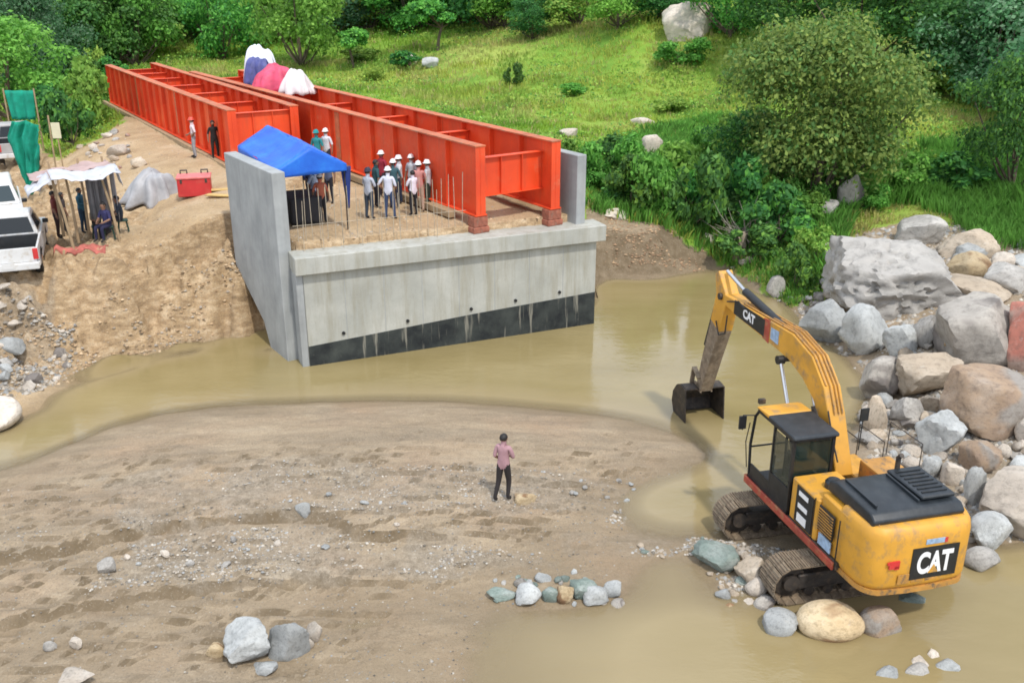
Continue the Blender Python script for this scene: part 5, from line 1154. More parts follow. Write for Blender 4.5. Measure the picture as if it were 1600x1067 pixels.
# ---------------------------------------------------------------- shelter of poles and plastic sheet
s0, s1 = ground_obj(116, 391, 2.35), ground_obj(188, 378, 2.5); sd0 = s1 - s0; sd0.z = 0; sdir = sd0.normalized(); sbk = Vector((-sdir.y, sdir.x, 0)); sw_ = sd0.length
sz = gz(s0.x, s0.y); sh = empty('pole_shelter', (s0.x, s0.y, sz), math.atan2(sdir.y, sdir.x), 'open shelter of crooked poles roofed with pale plastic sheet on the dirt platform', 'shelter')
M['palesheet'] = cloth('pale_plastic_sheet', (.60, .61, .66), .12, .35, .15, 2); M['greysheet'] = cloth('grey_plastic_sheet', (.22, .22, .23), .25, .4, 0, 2); M['brownsheet'] = cloth('dusty_pink_sheet', (.42, .30, .28), .2, .7, 0, 2)
for (x_, y_, l_, ln_) in ((0, 0, 2.45, (-.32, .1)), (sw_, 0, 2.35, (-.3, 0)), (-.1, 2.1, 2.6, (-.1, 0)), (.25, .9, 2.5, (-.1, 0)), (sw_ + .1, 2.1, 2.6, (-.05, .05)), (sw_ * .5, 2.15, 2.6, (0, 0))):
    m = MB(); m.tube([(x_, y_, -.05), (x_ + ln_[0] * .5 + .03, y_ + ln_[1] * .5, l_ * .5), (x_ + ln_[0], y_ + ln_[1], l_)], [.05, .045, .035], 8); m.build('pole', M['wood'], sh, smooth=True)
sheet('roof_sheet', lambda u, v: (-.35 + u * (sw_ + .65), -.35 + v * 1.15, 2.40 + .12 * v + .05 * math.sin(u * 9) - .10 * math.sin(math.pi * u) + wv(u, v, 6, .08)), 18, 10, M['palesheet'], sh)
sheet('roof_sheet', lambda u, v: (-.9 + u * (sw_ + 1.1), .78 + v * 1.6, 2.50 - .25 * (1 - u) - .05 * v + wv(u, v, 7, .14)), 18, 10, M['brownsheet'], sh)
sheet('side_drape', lambda u, v: (-.35 - v * .75, -.2 + u * 1.6, 2.36 - v * .45 + wv(u, v, 8, .16)), 12, 8, M['palesheet'], sh)
sheet('corner_drape', lambda u, v: (sw_ + .2 + .1 * v, -.3 + u * .9, 2.5 - v * .5 + wv(u, v, 9, .1)), 8, 6, M['palesheet'], sh)
sheet('back_curtain', lambda u, v: (.85 + u * (sw_ - .75), 2.02 + .06 * math.sin(u * 22), 2.35 - v * 1.9), 30, 6, M['greysheet'], sh)
sheet('side_curtain', lambda u, v: (sw_ + .18 + .04 * math.sin(u * 15), .9 + u * .9, 2.3 - v * 1.8), 20, 6, M['greysheet'], sh)
# red cloth strip on the ground before the shelter
p = ground_obj(122, 396, 2.35)
m = sheet('red_mat', lambda u, v: (p.x - .75 + u * 1.6, p.y - .2 + v * .5 + .2 * u, gz(p.x - .75 + u * 1.6, p.y - .2 + v * .5 + .2 * u) + .03 + .02 * math.sin(u * 20)), 14, 4, cloth('red_mat_cloth', (.45, .13, .10), .35), None); tag(m, 'crumpled red mat on the ground in front of the shelter pole', 'mat')
# heaps of sheet
def heap(name, c, rx, ry, h, mat, label, cat, seed, folds=.10, rz=0, sharp=1.0, nu=48, nv=20):
    def fn(u, v):
        a_ = 2 * math.pi * u; r_ = v; fo = 1 + folds * 1.2 * mnoise.noise(Vector((math.cos(a_) * 2.2, math.sin(a_) * 2.2, seed))) + folds * .8 * v * math.sin(a_ * 9 + 3 * mnoise.noise(Vector((u * 8, v * 2, seed))))
        zz = h * (1 - r_ ** (2.2 * sharp)) * (1 + .35 * mnoise.noise(Vector((r_ * math.cos(a_) * 1.8, r_ * math.sin(a_) * 1.8, seed + 9)))) + .07 * h * math.sin(a_ * 7 + 5 * r_) * r_
        x_ = rx * r_ * math.cos(a_) * fo; y_ = ry * r_ * math.sin(a_) * fo
        return (x_ * math.cos(rz) - y_ * math.sin(rz), x_ * math.sin(rz) + y_ * math.cos(rz), zz)
    o = sheet(name, fn, nu, nv, mat, None, .015); o.location = c; return tag(o, label, cat)
p = ground_obj(236, 318, 3.2); heap('plastic_sheet_heap', p + Vector((0, .5, -.1)), 1.15, .8, 1.25, cloth('grey_tarp', (.33, .33, .34), .25, .5, 0, 2), 'crumpled grey plastic sheet heaped between the shelter and the red chest', 'tarp heap', 31, .25, .5)
p = ground_obj(305, 310, 3.7)
t = empty('red_chest', p, math.radians(14), 'red metal chest with a paler lid standing at the edge of the dirt platform', 'chest')
m = MB(); m.box((0, .5, .36), (1.2, .85, .66)); m.build('body', M['red'], t, bevel=.03)
m = MB(); m.box((0, .5, .73), (1.26, .9, .08)); ld = m.build('lid', simple('pale_red_paint', (.62, .16, .15), .5, .2, 3), t, bevel=.02)  # lid in a paler, pinker red than the chest body
for i in (-1, 1):
    m = MB(); m.tube([(i * .38 - .12, .85, .78), (i * .38 - .12, .85, .90), (i * .38 + .12, .85, .90), (i * .38 + .12, .85, .78)], .03, 6); m.build('handle', M['black'], ld)
    m = MB(); m.box((i * .45, .065, .62), (.08, .02, .14)); m.build('latch', M['darksteel'], t)
for i, (px, py, lab) in enumerate(((338, 300, 'yellowed board leaning flat behind the red chest, upper one'), (342, 311, 'pale yellow board in front of the wing wall beside the red chest, lower one'))):
    p = ground_obj(px, py, 3.8); m = MB(); m.box((0, 0, 0), (1.0, .28, .05), M=Matrix.Rotation(.3 - .5 * i, 3, 'Z')); o = m.build('board', simple('yellow_board%d' % i, (.55, .38, .14), .7, .2, 3), bevel=.01); o.location = p + Vector((0, .1, .06 + i * .04)); tag(o, lab, 'board', 'boards by the wing wall')
# tarps bundled on the near girder pair
mc = (rn0 + rn1) / 2
def on_span(s, off, z): q = mc + dr * s + Vector((dr.y, -dr.x, 0)) * off; return Vector((q.x, q.y, z))
heap('white_tarp', on_span(23.6, .1, 6.45), .85, .95, 1.6, cloth('white_tarp', (.70, .72, .80), .1, .5, 0, 2), 'white tarp over a tall bundle on top of the girders', 'tarp', 3, .12, sharp=2.2)
heap('navy_tarp', on_span(22.6, -.35, 6.30), .75, .75, 1.35, cloth('navy_tarp', (.07, .08, .24), .35, .6, 0, 3), 'navy tarp draped in front of the tall white bundle on the girders', 'tarp', 5, .2, sharp=2)
heap('pink_tarp', on_span(20.9, -.1, 6.2), 1.15, .95, 1.1, cloth('pink_tarp', (.60, .07, .14), .35, .6, 0, 2), 'pinkish red tarp slung over the girders between the navy and the pale one', 'tarp', 7, .2, sharp=1.8)
heap('pale_tarp', on_span(19.6, .35, 6.2), .8, .8, .95, cloth('pale_tarp', (.68, .62, .62), .12, .6, 0, 2), 'pale tarp end trailing down right of the pinkish red one', 'tarp', 11, .2, sharp=1.5)
# green netting and sign
M['net'] = cloth('green_netting', (.01, .36, .24), .25, .8, .25, 3)
p = ground_obj(58, 308, 2.3)
t = empty('shade_netting', p, 0, 'large sheet of green shade netting hung from a line in a pointed drop', 'netting')
def net(u, v):
    "drop of cloth: wide shoulder high on the left, tail pulled to a stake at the lower right"
    w0 = 1.55 * (1 - v) ** .75 + .10 - .5 * max(0, .25 - v) / .25
    xl = -.95 + .55 * v ** 1.4 + .45 * max(0, .22 - v) / .22; fold = .13 * math.sin(u * 17 + v * 2.5) * (1 - .6 * v) + .06 * math.sin(u * 31 + 4 * v)
    return (xl + u * w0, fold + .25 * v + wv(u, v, 12, .12), 3.1 * (1 - v) + .03 - .35 * u * (1 - v) + .5 * max(0, .5 - abs(u - .6)) * (1 - v) ** 3)
sheet('hanging_net', net, 24, 20, M['net'], t)
for x_, y_, l_ in ((.75, .5, 3.3), (-.6, .6, 2.8)):
    m = MB(); m.tube([(x_, y_, 0), (x_ + .05, y_, l_)], .035, 7); m.build('pole', M['wood'], t)
p = ground_obj(45, 232, 2.4)
t = empty('shade_netting', p, 0, 'smaller sheet of green netting farther back above the grey pickup', 'netting')
sheet('hanging_net', lambda u, v: ((u - .5) * (1.5 - .3 * v), .1 * math.sin(u * 14), 3.0 - v * 1.5), 20, 8, M['net'], t)
for x_ in (-.8, .8):
    m = MB(); m.tube([(x_, 0, -1), (x_, 0, 3.1)], .04, 7); m.build('pole', M['wood'], t)
p = ground_obj(101, 275, 2.8); t = empty('sign_board', p, .1, 'small blank cream board on a thin post before the green bushes', 'sign')
m = MB(); m.tube([(0, 0, 0), (-.03, 0, 2.3)], .03, 7); m.build('post', M['wood'], t)
m = MB(); m.box((-.03, -.05, 2.05), (.38, .03, .7)); m.build('board', simple('cream_board', (.62, .60, .42), .6, .1, 2), t, bevel=.005)
p = ground_obj(82, 290, 2.6); m = MB(); m.tube([(0, 0, 0), (0, 0, .5)], [.22, .24], 14); m.tube([(0, 0, .5), (0, 0, .55)], [.25, .2], 14); o = m.build('white_bucket', M['white'], smooth=True); o.location = p; tag(o, 'white bucket on the ground between the green netting and the shelter', 'bucket')

# ---------------------------------------------------------------- vehicles (x forward, y left)
M['tyre'] = M['rubber']
def arc(cx, cz, r, a0, a1, n=9): return [(cx + r * math.cos(math.radians(a0 + (a1 - a0) * i / n)), cz + r * math.sin(math.radians(a0 + (a1 - a0) * i / n))) for i in range(n + 1)]
def vehicle(kind, p, ang, label, paint, glass, name):
    L_, W_ = (5.1, 1.80) if kind == 'pickup' else (4.6, 1.82)
    root = empty(name, p, math.radians(ang), label, 'pickup' if kind == 'pickup' else 'car')
    fa, ra = 1.48, -1.55; hb = 1.05 if kind == 'pickup' else 1.08; x0, x1 = -L_ / 2, L_ / 2
    prof = [(x0, .45)] + arc(ra, .38, .43, 180, 0)[0:] + arc(fa, .38, .43, 180, 0) + [(x1, .42), (x1 + .02, .72), (x1 - .12, .92), (x1 - 1.15, hb - .02), (x0 + .04, hb), (x0, .7)]
    m = MB()
    if kind == 'pickup':
        m.prism([q for q in prof if True][:0] or [(x0, .45)] + arc(ra, .38, .43, 180, 0) + arc(fa, .38, .43, 180, 0) + [(x1, .42), (x1 + .02, .72), (x1 - .12, .92), (x1 - 1.15, hb - .02), (-.62, hb), (-.62, .62), (x0 + .08, .62), (x0 + .08, .62), (x0, .60)], 'y', -W_ / 2, W_ / 2)
    else: m.prism(prof, 'y', -W_ / 2, W_ / 2)
    body = m.build('body', paint, root, bevel=.05, seg=3, smooth=True)
    if kind == 'pickup':
        for s_ in (-1, 1):
            m = MB(); m.prism([(x0 + .02, .64)] + [(-.64, .64), (-.64, hb), (x0 + .02, hb + .01)], 'y', s_ * (W_ / 2 - .07), s_ * (W_ / 2 - .003)); m.build('bed_side', paint, root, bevel=.015)
        m = MB(); m.box((x0 + .04, 0, .84), (.06, W_ - .15, .46)); tg = m.build('tailgate', paint, root, bevel=.015)
        m = MB(); m.box((-1.55, 0, .655), (1.85, W_ - .17, .05)); m.build('bed_liner', M['black'], root)
        m = MB(); m.box((-.70, 0, .86), (.04, W_ - .17, .38)); m.build('bed_front_liner', M['black'], root)
        cx0, cx1 = -.64, 1.25
    else: cx0, cx1 = -2.15, 1.2
    gh = 1.72; T = [(cx0 + (.12 if kind == 'pickup' else .22), gh), (cx1 - .75, gh)]
    # greenhouse
    yb, yt = W_ / 2 - .05, W_ / 2 - .24; tx0, tx1 = T[0][0], T[1][0]
    B = [(cx0, -yb, hb - .02), (cx1, -yb, hb - .02), (cx1, yb, hb - .02), (cx0, yb, hb - .02), (tx0, -yt, gh), (tx1, -yt, gh), (tx1, yt, gh), (tx0, yt, gh)]
    m = MB(); m.add(B, [(0, 3, 2, 1), (4, 5, 6, 7), (0, 1, 5, 4), (1, 2, 6, 5), (2, 3, 7, 6), (3, 0, 4, 7)]); m.build('cab' if kind == 'pickup' else 'upper_body', paint, root, bevel=.06, seg=3, smooth=True)
    Bv = [Vector(b) for b in B]
    def pane(nm, a, b, c, d, mg=(.08, .92, .14, .86), off=.012):
        a, b, c, d = Bv[a], Bv[b], Bv[c], Bv[d]
        def q(u, v): return a.lerp(b, u).lerp(d.lerp(c, u), v)
        n_ = (b - a).cross(d - a).normalized(); pts = [q(mg[0], mg[2]), q(mg[1], mg[2]), q(mg[1], mg[3]), q(mg[0], mg[3])]
        cen_ = sum(Bv, Vector()) / 8
        if n_.dot(pts[0] - cen_) < 0: n_ = -n_
        mm = MB(); vs = [p_ + n_ * off for p_ in pts] + [p_ - n_ * .02 for p_ in pts]; mm.add(vs, [(0, 1, 2, 3), (7, 6, 5, 4), (0, 4, 5, 1), (1, 5, 6, 2), (2, 6, 7, 3), (3, 7, 4, 0)]); mm.build(nm, glass, root)
    pane('windscreen', 1, 2, 6, 5); pane('rear_window', 3, 0, 4, 7, (.07, .93, .12, .84))
    for (a, b, c, d) in ((0, 1, 5, 4), (3, 2, 6, 7)):
        for lo_, hi in (((.07, .34), (.38, .62), (.66, .9)) if kind != 'pickup' else ((.08, .47), (.52, .9))): pane('side_window', a, b, c, d, (lo_, hi, .16, .84))
    for xx in (fa, ra):
        for s_ in (-1, 1):
            y_ = s_ * (W_ / 2 - .12)
            m = MB(); m.tube([(xx, y_ - .12, .37), (xx, y_ - .10, .37), (xx, y_ + .10, .37), (xx, y_ + .12, .37)], [.33, .37, .37, .33], 24); w_ = m.build('wheel', M['rubber'], root, smooth=True)
            m = MB(); m.tube([(xx, y_ + s_ * .11, .37), (xx, y_ + s_ * .135, .37)], [.22, .18], 16); m.build('rim', M['chrome'], w_, smooth=True)
    m = MB(); m.box((x1 + .02, 0, .5), (.14, W_ - .05, .26)); m.build('front_bumper', paint, root, bevel=.04, seg=2)
    m = MB(); m.box((x0 - .05, 0, .50), (.16, W_ - .04, .22)); m.build('rear_bumper', paint if kind != 'pickup' else M['white'], root, bevel=.04, seg=2)
    m = MB(); m.box((x1 + .0, 0, .74), (.06, .95, .17)); m.build('grille', M['black'], root, bevel=.01)
    for s_ in (-1, 1):
        m = MB(); m.box((x1 - .04, s_ * .68, .78), (.14, .32, .16)); m.build('headlight', M['chrome'], root, bevel=.03)
        m = MB(); m.box((x0 - .005, s_ * (W_ / 2 - .09), .86), (.05, .15, .34)); m.build('tail_light', M['red'], root, bevel=.01)
        m = MB(); m.box((.95, s_ * (W_ / 2 + .08), 1.12), (.1, .18, .14)); m.build('mirror', M['black'], root, bevel=.02)
        m = MB(); m.box((.25, s_ * (W_ / 2 + .004), .88), (.18, .02, .03)); m.build('door_handle', M['black'], root)
    m = MB(); m.box((x0 - .136, 0, .55), (.012, .36, .16)); m.build('number_plate', M['white'], root)
    return root
wp = M['white']
p = ground_obj(19, 446, 2.2); a_ = 112
vehicle('pickup', p + Vector((math.cos(math.radians(a_)), math.sin(math.radians(a_)), 0)) * 2.6, a_, 'white pickup seen from behind with an empty black cargo bed', wp, M['carglass2'], 'pickup_truck')
p = ground_obj(2, 376, 2.2); a_ = -62
vehicle('suv', p - Vector((math.cos(math.radians(a_)), math.sin(math.radians(a_)), 0)) * 2.2, a_, 'white car facing the river, parked in front of the pickup', wp, M['carglass'], 'parked_car')
p = ground_obj(34, 262, 2.3); a_ = 118
vehicle('pickup', p + Vector((math.cos(math.radians(a_)), math.sin(math.radians(a_)), 0)) * 2.6, a_, 'dusty grey pickup standing far back beside the green netting', simple('dusty_grey_paint', (.36, .35, .34), .4, .1), M['carglass2'], 'pickup_truck')
# ---------------------------------------------------------------- vegetation
def leafmat(name, tr=.42):
    k = N(name); at = k.n('ShaderNodeVertexColor'); at.layer_name = 'tone'; oi = k.n('ShaderNodeObjectInfo')
    hs = k.n('ShaderNodeHueSaturation'); k.l(at.outputs[0], hs.inputs['Color'])
    k.l(k.math('ADD', k.math('MULTIPLY', oi.outputs['Random'], .65), .88), hs.inputs['Value'])
    sc_ = k.math('FRACT', k.math('MULTIPLY', oi.outputs['Random'], 7.31)); k.l(k.math('ADD', k.math('MULTIPLY', sc_, .05), .472), hs.inputs['Hue'])
    k.col(hs.outputs[0]); k.rough(.6); k.b.inputs['Specular IOR Level'].default_value = .25
    t_ = k.n('ShaderNodeBsdfTranslucent'); k.l(hs.outputs[0], t_.inputs[0]); mx = k.n('ShaderNodeMixShader'); mx.inputs[0].default_value = tr
    k.l(k.b.outputs[0], mx.inputs[1]); k.l(t_.outputs[0], mx.inputs[2]); k.l(mx.outputs[0], k.out.inputs[0]); return k.m
M['leaf'] = leafmat('leaf'); M['blade'] = leafmat('grass_blade', .5)
M['bark'] = simple('bark', (.12, .09, .065), .9, .3, 4, bump=.4)
def leaves(C, Nn, size, asp, rg, tones):
    "C centres (n,3), Nn normals (n,3): one rhombic leaf face each"
    n = len(C); r_ = rg.normal(size=(n, 3)); Nn = Nn + r_ * .75; Nn /= np.linalg.norm(Nn, axis=1, keepdims=True)
    a_ = np.cross(Nn, rg.normal(size=(n, 3))); a_ /= np.linalg.norm(a_, axis=1, keepdims=True); b_ = np.cross(Nn, a_)
    s_ = size * rg.uniform(.6, 1.35, (n, 1)); a_ = a_ * s_ * .5; b_ = b_ * s_ * .5 * asp
    V = np.stack([C - a_, C - b_ + a_ * .1, C + a_, C + b_ + a_ * .1], 1).reshape(-1, 3); F_ = np.arange(n * 4).reshape(-1, 4)
    tn = np.array(tones)[rg.integers(0, len(tones), n)] * rg.uniform(.75, 1.25, (n, 1)); T = np.concatenate([tn, np.ones((n, 1))], 1).repeat(4, 0)
    return V, F_, T
def crown_mesh(name, seed, n, size, w, h, base, nl, tones, asp=.6, layers=False, under=.25):
    rg = np.random.default_rng(seed); C = []; Nn = []
    lumps = []
    for i in range(nl):
        a_ = rg.uniform(0, 6.28); u = rg.uniform(-.95, 1) if not layers else rg.choice([-.5, -.05, .4, .8]) + rg.uniform(-.12, .12); rr = math.sqrt(max(0, 1 - u * u)) * rg.uniform(.35, 1.02)
        c = np.array([rr * math.cos(a_) * w / 2, rr * math.sin(a_) * w / 2, base + h / 2 + u * h / 2 * .8]); r_ = w * rg.uniform(.07, .22)
        lumps.append((c, r_ * np.array([1, 1, .55 if layers else rg.uniform(.65, 1.0)])))
    wts = np.array([l[1][0] ** 2 for l in lumps]); wts /= wts.sum()
    cnt = rg.multinomial(n, wts)
    for (c, r_), k_ in zip(lumps, cnt):
        d = rg.normal(size=(k_, 3)); d /= np.linalg.norm(d, axis=1, keepdims=True); rad = rg.uniform(.45, 1.08, (k_, 1)) ** .6
        lo_ = d[:, 2] < -.3; d[lo_, 2] *= np.where(rg.random(lo_.sum()) < under, 1, -1)
        rad = rad * (1 + .25 * rg.normal(size=(k_, 1)) * .5)
        C.append(c + d * rad * r_); q = d.copy(); q[:, 2] += .35; Nn.append(q)
    C = np.concatenate(C); Nn = np.concatenate(Nn); V, F_, T = leaves(C, Nn, size, asp, rg, tones)
    me_o = np_mesh(name, V, F_, M['leaf'], attrs={'tone': T}); me = me_o.data; bpy.data.objects.remove(me_o); return me, lumps
def trunk_mesh(seed, base, w, h, lumps, r0, lean=0):
    r = random.Random(seed); m = MB(); top = Vector((lean, 0, base + h * .35))
    m.tube([(0, 0, -.3), (lean * .3, .02, base * .5), (lean * .75, 0, base), top], [r0 * 1.25, r0, r0 * .8, r0 * .45], 8)
    for c, r_ in lumps[:9]:
        s_ = Vector((lean * .7, 0, base * .9)) if base > .5 else Vector((0, 0, .1)); c = Vector(c); mid_ = s_.lerp(c, .5) + Vector((r.uniform(-.2, .2), r.uniform(-.2, .2), -.05 * h))
        m.tube([s_, mid_, c], [r0 * .5, r0 * .33, r0 * .12], 6)
    o = m.build('trunk', M['bark'], smooth=True); me = o.data; bpy.data.objects.remove(o); return me
DG = [(.055, .17, .04), (.09, .23, .055), (.04, .125, .035)]; MG = [(.13, .31, .05), (.18, .38, .07), (.09, .23, .04)]
YG = [(.22, .36, .06), (.29, .40, .08), (.16, .29, .05)]; OL = [(.17, .30, .07), (.25, .38, .09), (.13, .24, .055), (.27, .40, .09), (.11, .28, .07)]; BG = [(.06, .17, .08), (.09, .22, .11), (.14, .25, .15)]
PT = {}
def proto(key, *a, **kw):
    trk = kw.pop('trk'); me, lumps = crown_mesh('crown', *a, **kw); PT[key] = (me, trunk_mesh(a[0], a[5], a[3], a[4], lumps, *trk), a[3], a[4] + a[5])
# name: seed, n, size, width, height, base, lumps, tones
proto('dark', 1, 8500, .29, 8, 7, .25, 30, DG, trk=(.22,)); proto('dark2', 2, 9000, .27, 9, 6.5, .2, 34, DG + MG[:1], trk=(.22,), layers=True)
proto('mid', 3, 6500, .32, 7.5, 6.5, .2, 30, MG, trk=(.2,)); proto('mid2', 4, 6000, .32, 8, 5.5, .1, 28, MG + DG[:1], trk=(.2,))
proto('pale', 5, 6000, .30, 7, 5.5, .1, 28, YG + MG[:1], trk=(.18,)); proto('blue', 6, 9500, .26, 7.5, 7, .2, 30, BG, trk=(.2,))
proto('olive', 7, 30000, .155, 6.3, 5.0, .5, 64, OL, trk=(.16,)); proto('small', 8, 3500, .26, 3.6, 1.6, 1.5, 12, MG + DG[:1], trk=(.10, .5), layers=True)
proto('bush', 9, 2200, .20, 2.4, 1.6, .05, 12, MG, trk=(.04,)); proto('bush2', 10, 2200, .22, 2.4, 1.5, .05, 10, DG + MG[:1], trk=(.04,)); proto('bush3', 11, 2000, .20, 2.6, 1.4, .05, 10, YG, trk=(.04,))
def tree(key, p, w, h, label, name='tree', cat='tree', group=None, rz=0, sink=0):
    me, tm, pw, ph = PT[key]
    root = empty(name, (p.x, p.y, p.z - sink), rz, label, cat, group); root.scale = (w / pw, w / pw, h / ph)
    for nm, d in (('crown', me), ('trunk', tm)): o = bpy.data.objects.new(nm, d); link(o); o.parent = root
    return root
# trees named one by one: foot pixel x, y, width px, height px
TL = [
 ('mid', 20, 190, 170, 150, 'bright green tree at the left edge behind the green netting'), ('blue', 70, 150, 130, 150, 'blue-green tree in the top left corner, second from the edge'),
 ('dark', 120, 118, 150, 150, 'dark tree at the top left with black gaps below its crown'), ('mid', 30, 110, 170, 140, 'tall tree at the very left edge behind the bright green one'),
 ('pale', 205, 92, 150, 110, 'pale yellow-green tree on the slope left of the far girder end'), ('mid2', 160, 100, 110, 90, 'rounded mid green tree between the dark one and the pale one at top left'),
 ('dark', 300, 62, 130, 110, 'very dark tree above the far end of the girders'), ('dark2', 385, 66, 150, 120, 'broad dark tree with layered crown at the top, above the white tarp'),
 ('mid', 455, 62, 120, 100, 'lighter green tree between two dark ones above the pink tarp'), ('blue', 510, 55, 130, 90, 'bluish tree at the top behind the small leaning meadow tree'),
 ('pale', 580, 48, 120, 80, 'yellow-green tree at the top left of the meadow edge'), ('mid2', 640, 50, 120, 80, 'mid green tree at the meadow edge behind the rocks'),
 ('dark', 720, 42, 120, 80, 'dark tree at the meadow edge, left of the round dark bush'), ('mid', 790, 46, 110, 85, 'green tree just left of the round dark bush at the top'),
 ('pale', 905, 42, 130, 80, 'yellow-green tree at the top centre of the frame'), ('mid', 965, 44, 110, 80, 'fresh green tree left of the pinkish white outcrop'),
 ('dark', 1030, 30, 120, 80, 'dark tree right behind the pinkish white outcrop'), ('mid2', 1140, 58, 130, 110, 'green tree immediately right of the pinkish white outcrop'),
 ('dark2', 1240, 78, 200, 140, 'dark tree behind the top of the big olive tree'), ('dark2', 1340, 112, 230, 170, 'wide dark layered tree right above the big olive tree'),
 ('dark', 1440, 128, 190, 160, 'dark tree over the yellow bank at the upper right'), ('blue', 1545, 170, 190, 190, 'large bluish tree in the upper right corner'),
 ('dark2', 1580, 300, 170, 200, 'very dark tree at the right edge above the reeds'), ('dark', 1610, 130, 180, 170, 'dark tree cut by the right edge near the top'),
 ('olive', 1268, 322, 262, 262, 'big olive green tree with fine yellowish leaves on the right bank'),
 ('dark2', 1190, 300, 150, 120, 'low dark tree at the left foot of the big olive tree'),
]
for i, (kk, px, py, w, h, lab) in enumerate(TL):
    p = gpt(px, py); s_ = mpp(py, p.z); D = p.y; sx_ = D / FOC / math.cos(TH) * 1.0
    sx_ = ((p - cam.location).dot(Vector((0, math.cos(TH), -math.sin(TH))))) / FOC
    tree(kk, p, w * sx_ * 1.08, h * sx_ * 1.03, lab, 'tree', 'tree', None, rz=i * 1.7)
tree('small', gpt(553, 106), 3.9, 3.3, 'small tree with a leaning dark trunk standing alone in the far meadow', rz=2.6)
tree('small', gpt(683, 80), 5.0, 4.4, 'small spreading tree with a dark trunk at the edge of the far meadow', rz=.5)
tree('dark', gpt(832, 62), 4.8, 3.6, 'round dark bush-like tree at the top edge of the meadow', 'tree')
# second rows up the hill
rt = random.Random(77)
for i in range(62):
    row = i % 4; u = (i // 4 + rt.random() * .7) / 15.5; y_ = 92 + row * 15 + rt.uniform(-4, 4); x_ = (-.62 + 1.24 * u) * y_
    if row == 0 and -14 < x_ < 22: y_ += 7
    z_ = gz(x_, y_); k_ = rt.choice(['dark', 'mid', 'mid2', 'pale', 'blue', 'dark2', 'mid', 'dark'])
    tree(k_, Vector((x_, y_, z_)), rt.uniform(7, 11), rt.uniform(7, 10), 'leafy tree on the wooded hillside behind the first line of trees', group='trees on the wooded hillside', rz=rt.uniform(0, 6))
for i in range(10):
    x_ = rt.uniform(24, 60); y_ = rt.uniform(52, 88)
    if x_ < .5 * y_: x_ += 12
    tree(rt.choice(['dark', 'dark2', 'blue']), Vector((x_, y_, gz(x_, y_))), rt.uniform(7, 10), rt.uniform(7, 9), 'leafy tree on the wooded hillside behind the first line of trees', group='trees on the wooded hillside', rz=rt.uniform(0, 6))
# bushes
BU = [
 ('bush', 138, 205, 80, 105, 'tall fresh green bush at the top of the berm beside the dirt road'), ('bush2', 115, 228, 70, 80, 'dark green bush behind the cream sign board'), ('bush', 150, 172, 50, 50, 'green bush at the left side of the far girder end'),
 ('bush2', 70, 200, 70, 60, 'dark bush between the two green nets'), ('bush3', 95, 150, 80, 50, 'yellowish bush at the far left beyond the berm'),
 ('bush2', 803, 134, 30, 32, 'single dark round bush in the middle of the meadow'), ('bush3', 585, 128, 40, 22, 'low yellow-green bush behind the girders'), ('bush', 700, 190, 40, 18, 'low bush directly behind the near girders'),
 ('bush', 945, 300, 80, 90, 'green bush just right of the right wing wall'), ('bush2', 985, 330, 80, 80, 'dark green bush at the top of the dirt bank'), ('bush', 1030, 338, 90, 100, 'fresh green bush in the middle of the thicket above the dirt bank'),
 ('bush2', 1085, 356, 90, 110, 'dark green bush at the right end of the dirt bank'), ('bush', 1000, 290, 90, 60, 'bright bush in the second row of the thicket, left'), ('bush', 1075, 300, 100, 80, 'bright bush in the second row of the thicket, right'),
 ('bush2', 1140, 350, 100, 100, 'very dark bush left of the dead twigs'), ('bush2', 1215, 385, 110, 90, 'dark bush right of the dead twigs above the shore'), ('bush3', 1272, 402, 70, 50, 'bright yellow-green bush left of the largest grey boulder'),
 ('bush2', 1170, 400, 90, 50, 'low dark bush at the shore behind the boom'), ('bush2', 1240, 455, 60, 70, 'dark bush hanging over the water behind the boom'), ('bush', 1260, 350, 90, 50, 'green bush at the foot of the upright rock'),
 ('bush', 1150, 255, 70, 90, 'green bush left of the big olive tree'), ('bush', 1390, 300, 90, 70, 'green bush right of the big olive tree'), ('bush3', 1390, 250, 60, 60, 'yellowish bush against the right side of the big olive tree'),
 ('bush3', 1460, 140, 150, 40, 'pale yellow-green bushes on the bank at the upper right'), ('bush', 1350, 330, 60, 50, 'small green bush right of the upright rock'), ('bush2', 1500, 300, 110, 60, 'dark bush in front of the right edge trees'),
 ('bush', 1100, 250, 50, 60, 'slim green bush in the meadow left of the big olive tree'), ('bush3', 1050, 175, 60, 22, 'low yellowish bush in the upper right meadow'), ('bush', 900, 150, 50, 16, 'low green bush in the open meadow'), ('bush', 1060, 105, 70, 40, 'green bush below the pinkish white outcrop'),
 ('bush', 560, 96, 60, 20, 'low bush at the foot of the small leaning tree'), ('bush2', 640, 108, 50, 24, 'dark low bush below the cream rock in the far meadow'),
]
for i, (kk, px, py, w, h, lab) in enumerate(BU):
    p = gpt(px, py); sx_ = ((p - cam.location).dot(Vector((0, math.cos(TH), -math.sin(TH))))) / FOC
    tree(kk, p, w * sx_ * 1.1, max(h, w * .35) * sx_, lab, 'bush', 'bush', None, rz=i * 2.1, sink=.05)
for i in range(26):
    u = i / 25; px = 900 + 350 * u + rt.uniform(-15, 15); py = 275 + 90 * u + rt.uniform(-30, 25)
    p = gpt(px, min(py, 340 + 60 * max(0, u - .3)))
    tree(rt.choice(['bush', 'bush2', 'bush']), p, rt.uniform(1.4, 2.6), rt.uniform(1.0, 2.0), 'leafy bush filling the green thicket between the abutment and the big olive tree', 'bush', 'bush', 'bushes of the thicket', rz=rt.uniform(0, 6), sink=.1)
